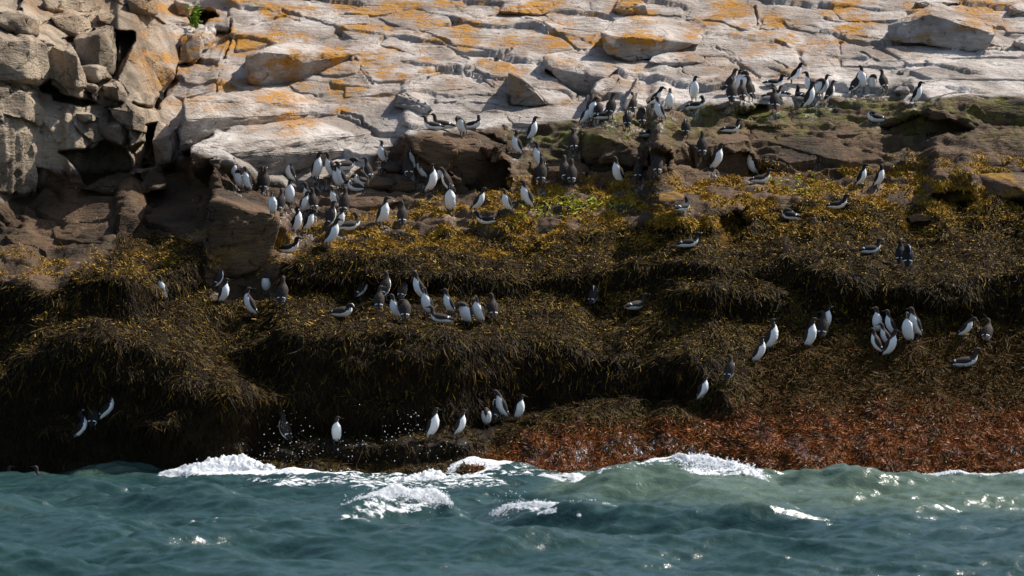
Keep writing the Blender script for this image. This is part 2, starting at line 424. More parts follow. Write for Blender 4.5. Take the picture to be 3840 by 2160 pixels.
# the long open joints that cross the pale slope, traced one by one
JOINTS = [('B', [(590, 235), (720, 305), (880, 395), (960, 455)]), ('B', [(1390, 150), (1500, 200), (1570, 250), (1690, 300), (1790, 380)]), ('B', [(0, 235), (80, 290), (260, 330)]),
          ('B', [(100, 460), (170, 545), (230, 640)]), ('B', [(540, 640), (760, 560), (960, 540), (1060, 580), (1160, 665), (1270, 680)]), ('B', [(700, 770), (1000, 740), (1260, 730)]),
          ('B', [(0, 880), (140, 910), (240, 1030), (450, 1050)]), ('B', [(850, 530), (960, 560), (1120, 440), (1290, 400)]), ('C', [(250, 365), (400, 440), (480, 530), (580, 590)]),
          ('C', [(560, 420), (700, 480), (780, 540)]), ('C', [(690, 320), (800, 380), (850, 440), (900, 450), (920, 510)]), ('C', [(0, 500), (130, 460)]), ('C', [(1180, 310), (1300, 380), (1480, 490)]),
          ('C', [(1600, 510), (1800, 460), (2100, 400), (2576, 390)]), ('C', [(0, 540), (80, 600)]), ('A', [(1740, 150), (1740, 300), (1680, 460), (1640, 700)]), ('A', [(1380, 250), (1340, 450), (1310, 560)]),
          ('A', [(2130, 100), (2400, 180), (2576, 250)]), ('C', [(540, 60), (560, 180), (480, 240)]), ('C', [(1060, 150), (1190, 190), (1330, 160)]), ('B', [(1890, 130), (1980, 250), (1880, 380)])]
jd = np.full(GX.shape, 99.0, np.float32)
jx = GX + 5 * fbm(GX / 14, GY / 14, octv=3, seed=54); jy = GY + 5 * fbm(GX / 14, GY / 14, octv=3, seed=55)
for c_, pl in JOINTS:
    q = c2o(c_, pl)
    for (xa, ya), (xb, yb) in zip(q[:-1], q[1:]):
        L2 = (xb - xa) ** 2 + (yb - ya) ** 2; tt = np.clip(((jx - xa) * (xb - xa) + (jy - ya) * (yb - ya)) / L2, 0, 1)
        jd = np.minimum(jd, np.hypot(jx - xa - tt * (xb - xa), jy - ya - tt * (yb - ya)))
plate -= 0.16 * sstep(4.5, 1.0, jd) - 0.03 * sstep(16, 4, jd)
plate += 0.06 * fbm(X3 * 0.5, sl * 0.8, octv=3, seed=52)
strata = fbm(u * 1.2, v * 9, octv=3, seed=33)
rough = fbm(X3 * 3, Y3 * 3, Z3 * 3, octv=5, seed=34)
relief = bare * (plate * (1 - 0.45 * Z['wet']) + 0.018 * strata + 0.024 * rough)
wr = 1 - np.abs(fbm(X3 * 0.9 + 3, sl * 1.7, octv=4, seed=35)) * 2
relief += Z['wet'] * (1 - Z['weed']) * ((0.17 - 0.09 * shelf) * (wr - 0.75) + 0.03 * rough)
# wrack-covered ground: soft mounds
relief += Z['weed'] * (1 - 0.6 * face) * (0.24 * fbm(X3 * 1.15, Y3 * 0.9, Z3 * 1.15, octv=3, seed=36) + 0.06 * fbm(X3 * 4, Y3 * 4, Z3 * 4, octv=3, seed=37))
# golden tufts swell up in rounded cushions
b1, b2, d1, d2, d3, _, _ = voronoi(X3 * 9 + fbm(X3 * 6, sl * 6, octv=2, seed=43), sl * 9, seed=45)
relief += Z['gold'] * (1 - 0.5 * face) * 0.06 * (0.8 - b1 * 1.6) * (0.4 + d1)
# the cliff on the left: upright blocks
cu = X3 * 0.8 + 0.25 * Z3 + 0.18 * fbm(X3 * 2, Z3 * 2, octv=3, seed=38); cv = Z3 * 0.5 + 0.15 * fbm(X3 * 2, Z3 * 2, octv=3, seed=39)
h1, h2, c1, c2, c3, ox3, oy3 = voronoi(cu, cv, seed=61)
k1, k2, e1, e2, e3, ox4, oy4 = voronoi(cu * 2.4, cv * 2.0, seed=71)
block = (c1 - 0.5) * 0.30 - (0.2 + 0.35 * c2) * ox3 - 0.25 * c3 * oy3 - 0.05 * sstep(0.05, 0.0, h2 - h1) * (c1 > .4)
block += -(e2 - 0.2) * 0.16 * ox4 - 0.08 * oy4 + 0.20 * (0.35 - np.abs(fbm(X3 * 3.2, Z3 * 0.8, octv=5, seed=72))) + 0.05 * fbm(X3 * 2, Z3 * 8, octv=3, seed=73)
clw = cliff * (1 - Z['weed'])
P1 = P0 + N0 * (relief * (1 - clw))[..., None]
vd = np.stack([-ax_, -np.ones_like(ax_), -mz], -1); vd /= np.linalg.norm(vd, axis=2)[..., None]
P1 += vd * (clw * (block + 0.03 * rough))[..., None]
# keep the outskirts tame
PT = P1
NT_ = grid_normals(PT)
if NT_[..., 2].mean() < 0: NT_ = -NT_
# ------------------------------------------------------------------ materials of the shore
def rock_material():
    t = NT('shore_rock'); p = t.pos()
    n1 = t.noise(p, 0.9, 6, 0.6, 0.4); n2 = t.noise(p, 6.0, 6, 0.65); n3 = t.noise(p, 38, 4, 0.7)
    st = t.noise(t.mapv(p, (2.2, 5, 14), (0.5, 0.15, 0.3)), 1.6, 5, 0.6, 0.6)
    n4 = t.noise(p, 2.6, 6, 0.7, 0.8)
    pale = t.mix(t.ramp(n1, 0.35, 0.68), (0.285, 0.242, 0.205), (0.64, 0.578, 0.52))
    pale = t.mix(t.math('MULTIPLY', t.ramp(n4, 0.5, 0.66), 0.5), pale, (0.23, 0.226, 0.214))
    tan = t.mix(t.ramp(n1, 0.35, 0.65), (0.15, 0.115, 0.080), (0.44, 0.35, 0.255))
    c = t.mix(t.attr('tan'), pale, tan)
    c = t.mix(t.math('MULTIPLY', t.ramp(st, 0.54, 0.75), 0.55), c, (0.15, 0.13, 0.11))
    c = t.mix(t.lin(n3, 0.35, 0.75, 0.0, 0.5), c, t.mix(0.6, c, (0.05, 0.045, 0.04)))
    # hairline joints
    wv = t.node('ShaderNodeVectorMath', operation='ADD'); t.put(wv.inputs[0], t.mapv(p, (1.0, 1.5, 1.2), (0.3, 0.2, 0.5)))
    wn_ = t.node('ShaderNodeTexNoise'); t.put(wn_.inputs['Vector'], p); wn_.inputs['Scale'].default_value = 1.6; wn_.inputs['Detail'].default_value = 5
    t.put(wv.inputs[1], wn_.outputs['Color'])
    vo = t.node('ShaderNodeTexVoronoi', feature='DISTANCE_TO_EDGE'); t.put(vo.inputs['Vector'], wv.outputs[0]); vo.inputs['Scale'].default_value = 1.15
    joint = t.math('MULTIPLY', t.ramp(vo.outputs['Distance'], 0.016, 0.004), t.ramp(n4, 0.50, 0.62))
    c = t.mix(t.math('MULTIPLY', joint, 0.6), c, (0.06, 0.052, 0.045))
    la = t.attr('lichen')
    ln_ = t.noise(t.mapv(p, (0.8, 1.5, 1.5), (0, 0, -0.5)), 4.2, 9, 0.80, 0.8); lf_ = t.noise(p, 24, 6, 0.78)
    stain = t.math('MULTIPLY', t.math('MULTIPLY', la, 0.9), t.ramp(ln_, 0.30, 0.54))
    c = t.mix(stain, c, t.mix(lf_, (0.19, 0.10, 0.045), (0.36, 0.21, 0.11)))
    lm = t.math('ADD', t.math('ADD', t.math('MULTIPLY', ln_, 0.62), t.math('MULTIPLY', lf_, 0.38)), t.math('MULTIPLY', la, 0.13))
    lm = t.math('MULTIPLY', t.ramp(lm, 0.60, 0.64), t.ramp(la, 0.05, 0.3))
    c = t.mix(t.math('MULTIPLY', lm, 0.9), c, t.mix(n3, (0.33, 0.135, 0.012), (0.52, 0.26, 0.03)))
    wetc = t.mix(t.ramp(n1, 0.3, 0.7), (0.042, 0.028, 0.018), (0.145, 0.088, 0.050))
    wetc = t.mix(t.math('MULTIPLY', t.ramp(n2, 0.5, 0.7), 0.6), wetc, (0.075, 0.066, 0.036))
    wetc = t.mix(t.math('MULTIPLY', joint, 0.7), wetc, (0.008, 0.007, 0.006))
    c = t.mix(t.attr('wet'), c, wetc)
    gm = t.math('MULTIPLY', t.attr('green'), t.ramp(n2, 0.36, 0.60))
    c = t.mix(gm, c, t.mix(n3, (0.070, 0.064, 0.020), (0.19, 0.178, 0.030)))
    # white droppings, thin streaks on the bird ledges
    dr = t.noise(t.mapv(p, (5, 2.2, 2.2), (0, 0, 0.4)), 2.6, 5, 0.7, 1.6)
    dm = t.math('MULTIPLY', t.ramp(dr, 0.67, 0.71), t.math('MULTIPLY', t.attr('wet'), t.math('SUBTRACT', 1.0, t.attr('weed'))))
    c = t.mix(t.math('MULTIPLY', dm, 0.75), c, (0.62, 0.60, 0.56))
    gu = t.math('MULTIPLY', t.ramp(t.noise(t.mapv(p, (2.2, 1, 0.8)), 9, 6, 0.75, 0.6), 0.50, 0.60), t.attr('guano'))
    c = t.mix(t.math('MULTIPLY', gu, 0.8), c, (0.60, 0.58, 0.54))
    wd = t.mix(n2, (0.006, 0.004, 0.003), (0.024, 0.015, 0.007))
    wd = t.mix(t.math('MULTIPLY', t.attr('red'), t.ramp(n2, 0.35, 0.6)), wd, (0.075, 0.020, 0.007))
    c = t.mix(t.attr('weed'), c, wd)
    c = t.mix(t.math('MULTIPLY', t.attr('gold'), t.ramp(n2, 0.30, 0.55)), c, t.mix(n3, (0.13, 0.068, 0.012), (0.34, 0.185, 0.022)))
    h = t.math('ADD', t.math('ADD', t.math('MULTIPLY', n2, 0.9), t.math('MULTIPLY', n3, 0.30)), t.math('MULTIPLY', st, 0.8))
    h = t.math('SUBTRACT', h, t.math('MULTIPLY', joint, 0.6))
    nb = t.bump(h, 0.9, 0.075)
    rg = t.lin(t.attr('wet'), 0, 1, 0.9, 0.75)
    sp = t.lin(t.attr('weed'), 0, 1, 0.12, 0.03)
    sz = t.node('ShaderNodeSeparateXYZ'); t.put(sz.inputs[0], p)
    film = t.math('MULTIPLY', t.ramp(sz.outputs[2], 0.55, 0.15), t.attr('weed'))       # still wet from the swell
    rg = t.math('SUBTRACT', rg, t.math('MULTIPLY', film, 0.5)); sp = t.math('ADD', sp, t.math('MULTIPLY', film, 0.45))
    return t.set(Base_Color=c, Roughness=rg, Normal=nb, Specular_IOR_Level=sp)
M_ROCK = rock_material()

def frond_material(name, rough, spec):
    t = NT(name)
    c = t.attrc('tint')
    n = t.noise(t.pos(), 60, 2)
    c = t.mix(t.lin(n, 0.3, 0.7, 0.0, 0.5), c, t.mix(1.0, c, (0.45, 0.42, 0.35), 'MULTIPLY'))
    return t.set(Base_Color=c, Roughness=rough, Specular_IOR_Level=spec)
M_WRACK = frond_material('wrack_frond', 0.6, 0.05)
M_TUFT = frond_material('rockweed_tuft', 0.65, 0.12)
M_RED = frond_material('red_algae', 0.45, 0.2)

def terrain_attrs(z):
    return {k_: z[k_] for k_ in ('wet', 'weed', 'red', 'green', 'lichen', 'tan', 'gold')}
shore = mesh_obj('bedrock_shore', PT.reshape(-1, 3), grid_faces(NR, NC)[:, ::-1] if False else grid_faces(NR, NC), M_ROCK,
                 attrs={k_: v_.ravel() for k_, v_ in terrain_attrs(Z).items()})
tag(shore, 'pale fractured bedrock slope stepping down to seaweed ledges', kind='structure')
# ------------------------------------------------------------------ sea
def on_water(ox_, oy_):
    """overview pixel -> x, y on the level water"""
    ax, az = ray(np.asarray(ox_, float) * K, np.asarray(oy_, float) * K)
    rr = CAM_H / -az
    return ax * rr, CAM_Y + rr
dx = np.arange(-7.6, 7.61, 0.026); dyw = np.arange(-14.5, 2.6, 0.026)
grow = np.cumsum(0.03 * 1.12 ** np.arange(60))
wx_ = np.concatenate([-(7.6 + grow[::-1]), dx, 7.6 + grow]); wy_ = np.concatenate([-14.5 - grow[::-1], dyw, 2.6 + grow[:40]])
WX, WY = np.meshgrid(wx_.astype(np.float32), wy_.astype(np.float32))
def swell(x, y):
    wr_ = np.random.default_rng(11)
    h = np.zeros_like(x)
    warp = 0.5 * pnoise(x * 0.25, y * 0.3, seed=81)
    for i in range(64):
        lam = 0.13 * (24 ** wr_.random())
        a = wr_.normal(math.pi / 2, 0.55)
        k_ = 2 * math.pi / lam
        amp = (0.0085 + 0.0035 * min(1, lam)) * lam ** 0.9 * (1.0 + 0.5 * wr_.random())
        ph = k_ * (x * math.cos(a) + y * math.sin(a) + warp * min(1, lam)) + wr_.random() * 6.28
        s = np.sin(ph)
        h += amp * (s + 0.28 * np.cos(2 * ph) * -1)
    h *= 0.72 + 0.7 * pnoise(x * 0.35 + 9, y * 0.28, seed=82)
    h += 0.006 * fbm(x * 6, y * 9, octv=3, seed=83)
    return h
def ridge(x, y, pts, w_front, w_back, ht):
    """a wave crest along a polyline of overview pixels taken where the crest's foot meets the level sea"""
    qx, qy = on_water([p[0] for p in pts], [p[1] for p in pts])
    o = np.argsort(qx); cy = np.interp(x, qx[o], qy[o])
    hh = np.interp(x, qx[o], np.asarray([p[2] for p in pts], float)[o]) * ht
    cy = cy + 0.12 * fbm(x * 0.9, x * 0 + qy[0], octv=3, seed=84)
    d = y - cy
    prof = np.where(d < 0, np.exp(-(d / w_front) ** 2), np.exp(-(d / w_back) ** 2))
    return hh * prof * (1 + 0.22 * fbm(x * 1.6, y * 1.2, octv=3, seed=85))
CREST_A = [(700, 1335, 0), (820, 1320, 0.25), (900, 1312, .8), (1000, 1308, 1.0), (1100, 1306, 1.0), (1180, 1318, .35), (1230, 1318, .55), (1300, 1318, .75), (1420, 1322, .62), (1520, 1325, .5),
           (1700, 1330, .42), (1850, 1335, .3), (2050, 1340, 0)]
CREST_B = [(1300, 1250, 0), (1420, 1248, .12), (1500, 1248, .45), (1600, 1246, .8), (1750, 1246, 1.0), (1880, 1245, .9), (1960, 1246, .62), (2060, 1245, .8), (2120, 1244, .95), (2250, 1244, .62), (2400, 1242, .7),
           (2600, 1240, .85), (2900, 1240, .6)]
CREST_C = [(-300, 1180, 0), (120, 1186, 0), (200, 1188, .8), (280, 1188, 1.0), (350, 1188, .9), (430, 1186, .25), (560, 1208, 0.35), (700, 1212, .45), (800, 1216, .3), (1000, 1218, .3), (1200, 1218, .6), (1290, 1216, .5), (1400, 1215, 0.0)]
CREST_D = [(-300, 1345, .5), (300, 1350, .6), (520, 1350, .9), (800, 1352, .7), (1000, 1360, 0.3), (1700, 1345, .7), (2000, 1345, .9), (2300, 1342, .8), (2576, 1340, .6), (2900, 1340, .5)]
def sea_height(x, y):
    h = swell(x, y) * (0.35 + 0.65 * sstep(1.2, -1.5, y))
    h = h + ridge(x, y, CREST_A, 0.42, 0.55, 0.33) + ridge(x, y, CREST_B, 0.75, 0.6, 0.35) + ridge(x, y, CREST_C, 0.5, 0.5, 0.17) + ridge(x, y, CREST_D, 0.7, 0.9, 0.15)
    return h
far = sstep(60, 20, np.maximum(np.abs(WX), np.abs(WY)))
WZ = sea_height(WX, WY) * far
# project back to overview pixels to know where the surf and the silty water are
def to_overview(x, y, z):
    rr = y - CAM_Y; dz = z - CAM_H
    yc = CP * rr - SP * dz; zc = SP * rr + CP * dz
    return (1920 + FPX * x / yc) / K, (1080 - FPX * zc / yc) / K
vis = (WY > -20) & (WY < 3.5) & (np.abs(WX) < 11)
OX = np.full(WX.shape, -999, np.float32); OY = OX.copy()
ax2, ay2 = to_overview(WX[vis], WY[vis], WZ[vis]); OX[vis] = ax2; OY[vis] = ay2
SURF = [  # foam sheets and lacing where the swell breaks on the rock
    ([(395, 1196), (470, 1164), (640, 1152), (900, 1150), (1200, 1145), (1300, 1160), (1205, 1192), (1060, 1194), (900, 1190), (700, 1192), (560, 1194)], 1.0),
    ([(1000, 1185), (1200, 1150), (1450, 1150), (1720, 1120), (1760, 1165), (1480, 1200), (1330, 1200), (1150, 1205)], 0.42),
    ([(560, 1200), (640, 1195), (900, 1188), (1250, 1195), (1300, 1222), (1150, 1232), (900, 1226), (700, 1226)], 0.46),
    ([(2270, 1190), (2350, 1172), (2576, 1165), (2850, 1160), (2850, 1195), (2576, 1192)], 0.75),
    ([(1700, 1180), (1780, 1160), (1850, 1155), (1930, 1185), (1900, 1200), (1750, 1198)], 0.62),
    ([(845, 1310), (880, 1275), (950, 1245), (1050, 1240), (1130, 1250), (1140, 1275), (1080, 1285), (1000, 1300), (900, 1315)], 0.50),
    ([(1240, 1268), (1290, 1262), (1400, 1272), (1490, 1290), (1460, 1305), (1340, 1296)], 0.48),
    ([(440, 1316), (520, 1294), (560, 1300), (540, 1314), (470, 1322)], 0.30),
]
foam = np.zeros_like(WX)
for poly, wgt in SURF: foam = np.maximum(foam, wgt * mask(poly, OX, OY, 12))
silt = mask([(1350, 1240), (1500, 1150), (2850, 1130), (2850, 1290), (2300, 1285), (1700, 1262)], OX, OY, 26)
silt = np.maximum(silt, 0.55 * mask([(60, 1170), (200, 1140), (420, 1150), (440, 1185), (200, 1195)], OX, OY, 14))
def sea_material():
    t = NT('sea_water'); p = t.pos()
    nf = t.noise(t.mapv(p, (1, 1.6, 1)), 9.0, 6, 0.68, 0.9); nl = t.noise(p, 1.1, 3)
    fl = t.noise(t.mapv(p, (1, 2.2, 1)), 3.2, 5, 0.62, 1.2)
    fm = t.math('ADD', t.math('ADD', t.math('MULTIPLY', nf, 0.55), t.math('MULTIPLY', fl, 0.45)), t.math('MULTIPLY', t.attr('foam'), 0.42))
    fm = t.math('MULTIPLY', t.ramp(fm, 0.685, 0.76), t.ramp(t.attr('foam'), 0.02, 0.12))
    deep = t.mix(nl, (0.014, 0.036, 0.036), (0.021, 0.055, 0.049))
    c = t.mix(t.attr('silt'), deep, t.mix(nl, (0.055, 0.088, 0.066), (0.085, 0.125, 0.088)))
    b = t.b
    hb = t.math('ADD', t.math('MULTIPLY', t.noise(t.mapv(p, (1, 1.8, 1)), 6.5, 4, 0.6, 0.5), 1.0), t.math('MULTIPLY', t.noise(t.mapv(p, (1, 1.8, 1)), 24, 3, 0.6, 0.3), 0.30))
    nb = t.bump(hb, 0.38, 0.04)
    t.set(Base_Color=c, Roughness=0.19, IOR=1.333, Normal=nb)
    f = t.node('ShaderNodeBsdfPrincipled')
    f.inputs['Base Color'].default_value = (0.82, 0.84, 0.85, 1); f.inputs['Roughness'].default_value = 0.75
    t.l.new(t.bump(nf, 1.0, 0.05), f.inputs['Normal'])
    mx = t.node('ShaderNodeMixShader'); t.l.new(fm, mx.inputs[0]); t.l.new(b.outputs[0], mx.inputs[1]); t.l.new(f.outputs[0], mx.inputs[2])
    t.l.new(mx.outputs[0], t.out.inputs[0])
    return t.m
M_SEA = sea_material()
sea = mesh_obj('sea_water', np.stack([WX, WY, WZ], -1), grid_faces(*WX.shape), M_SEA, attrs={'foam': foam.ravel(), 'silt': silt.ravel()})
tag(sea, 'choppy green sea with foam breaking along the rocks', kind='structure')
# ------------------------------------------------------------------ loose rocks and slabs
ORG = dict(A=(0, 0), B=(1280, 0), C=(2560, 0), D=(0, 720), E=(1280, 720), F=(2560, 720), G=(0, 1440), H=(1280, 1440), I=(2560, 1440))
def crop2over(c, x, y):
    """enlargement coordinates -> overview pixels"""
    return (ORG[c][0] + x * 0.49689) / K, (ORG[c][1] + y * 0.49689) / K
def baseR(x, y, A=None):
    A = R0 if A is None else A
    fx = np.clip((np.asarray(x, float) - gx[0]) / 3.0, 0, NC - 1.001); fy = np.clip((gy[0] - np.asarray(y, float)) / 2.3, 0, NR - 1.001)
    i, j = fy.astype(int), fx.astype(int); a, b = fy - i, fx - j
    return (A[i, j] * (1 - a) + A[i + 1, j] * a) * (1 - b) + (A[i, j + 1] * (1 - a) + A[i + 1, j + 1] * a) * b
ROCK_TRIS = []      # for seating the birds later
def rock_attrs(V):
    x, y = to_overview(V[:, 0], V[:, 1], V[:, 2])
    return {k_: v_ for k_, v_ in terrain_attrs(zones(x.astype(np.float32), y.astype(np.float32))).items()}

def slab(c, pts, front, back, plane=0.8):
    P = np.array([crop2over(c, *p) for p in pts], float)
    n = 84; f = np.array([0.001, .12, .24, .36, .48, .6, .7, .79, .86, .92, .96, .985, 1.0])
    seg = np.linalg.norm(np.roll(P, -1, 0) - P, axis=1); cum = np.concatenate([[0], np.cumsum(seg)])
    s = np.linspace(0, cum[-1], n, endpoint=False); Q = np.concatenate([P, P[:1]])
    B = np.stack([np.interp(s, cum, Q[:, 0]), np.interp(s, cum, Q[:, 1])], 1)
    B = 0.25 * np.roll(B, 1, 0) + 0.5 * B + 0.25 * np.roll(B, -1, 0)
    B[:, 0] += 3.2 * fbm(B[:, 0] / 16, B[:, 1] / 16, octv=3, seed=91); B[:, 1] += 2.6 * fbm(B[:, 0] / 14, B[:, 1] / 14, octv=3, seed=92)
    ctr = B.mean(0)
    pix = ctr + (B - ctr)[None] * f[:, None, None]
    x, y = pix[..., 0], pix[..., 1]
    rb = baseR(x, y); A = np.stack([np.ones(x.size), x.ravel() - ctr[0], y.ravel() - ctr[1]], 1)
    co = np.linalg.lstsq(A, 1 / rb.ravel(), rcond=None)[0]
    rp = 1 / (A @ co).reshape(x.shape)
    y0, y1 = B[:, 1].min(), B[:, 1].max()
    t = (y - y0) / (y1 - y0)
    rr = plane * rp + (1 - plane) * rb - 0.55 * (back + (front - back) * t)
    V = point(x * K, y * K, rr)
    nrm = np.array([0, -0.5, 0.86])
    amp = 0.015 * fbm(V[..., 0] * 2.2, V[..., 1] * 2.2, V[..., 2] * 2.2, octv=5, seed=93) + 0.02 * fbm(V[..., 0] * 1.0 + V[..., 1], V[..., 2] * 14, V[..., 1] * 8, octv=3, seed=94)
    g1_, g2_, a1, a2, a3, o1, o2 = voronoi((V[..., 0] * 1.3 + V[..., 1] * .6).astype(np.float32), (V[..., 1] * 1.6 - V[..., 0] * .5).astype(np.float32), seed=95)
    amp = amp + (a1 - 0.5) * 0.012 + (a2 - .5) * .03 * o1 - 0.012 * sstep(0.05, 0, g2_ - g1_)
    edge = np.interp(f, [0, .9, .96, .985, 1], [0, 0, .004, .012, .028])
    V = V + nrm * (amp - edge[:, None])[..., None]
    last = V[-1]; out = (last - last.mean(0)); out[:, 2] = 0; out /= np.linalg.norm(out, axis=1)[:, None] + 1e-6
    sk = [last + out * 0.012 + np.array([0, 0, -0.035])]
    for d_, o_ in ((0.10, 0.01), (0.22, -0.01), (0.42, -0.04), (0.7, -0.08)):
        q = last + out * (o_ + 0.03 * fbm(last[:, :1] * 5, last[:, 1:2] * 5, last[:, 2:] * 5 + d_ * 6, octv=3, seed=96)) + np.array([0, 0.06 * d_, -d_]); sk.append(q)
    V = np.concatenate([V, np.array(sk)], 0)
    nr = len(V); i = np.arange(nr * n).reshape(nr, n); j = np.roll(i, -1, 1)
    F = np.stack([i[:-1], i[1:], j[1:], j[:-1]], -1).reshape(-1, 4)
    V = V.reshape(-1, 3)
    o = mesh_obj('slab', V, F, M_ROCK, parent=shore, attrs=rock_attrs(V))
    ROCK_TRIS.append((V, F)); return o

def boulder(c, pts, label, bulge=0.1, back=0.7, name='boulder', cat='rock', group=None, bev=0.02, rough=0.035, under=0.16, ridge=0.0, strata=0.0, res=0.075, sc=1.0):
    """a block from its corner points: (x, y, f): f = 0 on its front, f = 1 lying back on the slope behind it"""
    Q = [(*crop2over(c, p[0], p[1]), p[2]) for p in pts]
    xs, ys = np.array([q[0] for q in Q]), np.array([q[1] for q in Q])
    # the line on which the block's foot rests, and how deep the ground lies there
    xe = np.linspace(xs.min(), xs.max(), 15); ye = np.full(15, -1e9)
    for i in range(len(Q)):
        for j in range(len(Q)):
            if xs[j] > xs[i]:
                m = (xe >= xs[i]) & (xe <= xs[j]); ye[m] = np.maximum(ye[m], ys[i] + (ys[j] - ys[i]) * (xe[m] - xs[i]) / (xs[j] - xs[i]))
    re_ = baseR(xe, ye); m = (xe > np.quantile(xe, .08)) & (xe < np.quantile(xe, .92))
    k1_, k0_ = np.polyfit(xe[m], np.minimum(re_[m], np.median(re_[m]) + 0.5), 1); k1_ = float(np.clip(k1_, -0.012, 0.012)); k0_ = float(np.median(re_[m] - k1_ * xe[m]))
    V = []; Rmax = 0
    for x, y, f in Q:
        Rb = k0_ + k1_ * x - bulge; Rmax = max(Rmax, Rb)
        r1 = float(baseR(x, y)); r = Rb + f * min(max(r1 - 0.03 - Rb, 0.35), 2.5)
        if f < 0.2: r += under * max(0.0, (y - ys.min()) / (ys.max() - ys.min()) - 0.55) / 0.45   # fronts lean out over their foot
        V.append(point(x * K, y * K, r))
    if ridge:                    # an upright corner: one side turned to the light, the other away from it
        h_ = ys.max() - ys.min(); xr = xs.min() + (0.55 + 0.2 * rng.random()) * (xs.max() - xs.min())
        for fy_, k_ in ((0.22, 0.8), (0.85, 1.0)):
            V.append(point(xr * K, (ys.min() + fy_ * h_) * K, k0_ + k1_ * xr - bulge - ridge * k_))
    cx_, cy_ = xs.mean(), ys.mean()
    for x, y, f in Q:
        r1 = max(float(baseR(x, y)), Rmax) + back
        V.append(point((cx_ + (x - cx_) * 0.9) * K, (cy_ + (y - cy_) * 0.86) * K, r1))
    bm = bmesh.new()
    for v_ in V: bm.verts.new(v_)
    res_ = bmesh.ops.convex_hull(bm, input=bm.verts)
    bmesh.ops.delete(bm, geom=[g for g in res_['geom_interior'] if isinstance(g, bmesh.types.BMVert)], context='VERTS')
    bmesh.ops.dissolve_limit(bm, angle_limit=0.09, verts=bm.verts, edges=bm.edges)
    bmesh.ops.bevel(bm, geom=list(bm.edges), offset=bev, segments=2, profile=0.6, affect='EDGES', clamp_overlap=True)
    bmesh.ops.triangulate(bm, faces=bm.faces)
    for it in range(5):
        es = [e for e in bm.edges if e.calc_length() > res]
        if not es or len(bm.verts) > 6000: break
        bmesh.ops.subdivide_edges(bm, edges=es, cuts=1, use_grid_fill=True)
        bmesh.ops.triangulate(bm, faces=bm.faces)
    bm.normal_update()
    co = np.array([v_.co[:] for v_ in bm.verts]); nn = np.array([v_.normal[:] for v_ in bm.verts])
    d = rough * (fbm(co[:, 0] * 1.8, co[:, 1] * 1.8, co[:, 2] * 1.8, octv=5, seed=97) * 1.6)
    g1_, g2_, a1, a2, a3, o1, o2 = voronoi((co[:, 0] * 2.0 + co[:, 1] * 1.0).astype(np.float32), (co[:, 2] * 2.6 - co[:, 1] * .8).astype(np.float32), seed=98)
    d = d + rough * ((a1 - .5) * 1.3 + (a2 - .5) * 2.4 * o1 + (a3 - .5) * 2.4 * o2 - 0.9 * sstep(0.05, 0, g2_ - g1_))
    if strata: d = d + strata * fbm(co[:, 0] * 8, co[:, 1] * 5, co[:, 2] * 0.9, octv=3, seed=99)
    co = co + nn * d[:, None]
    F = np.array([[v_.index for v_ in f_.verts] for f_ in bm.faces])
    bm.free()
    o = mesh_obj(name, co, F, M_ROCK, attrs=rock_attrs(co))
    ROCK_TRIS.append((co, F))
    return tag(o, label, cat, group)

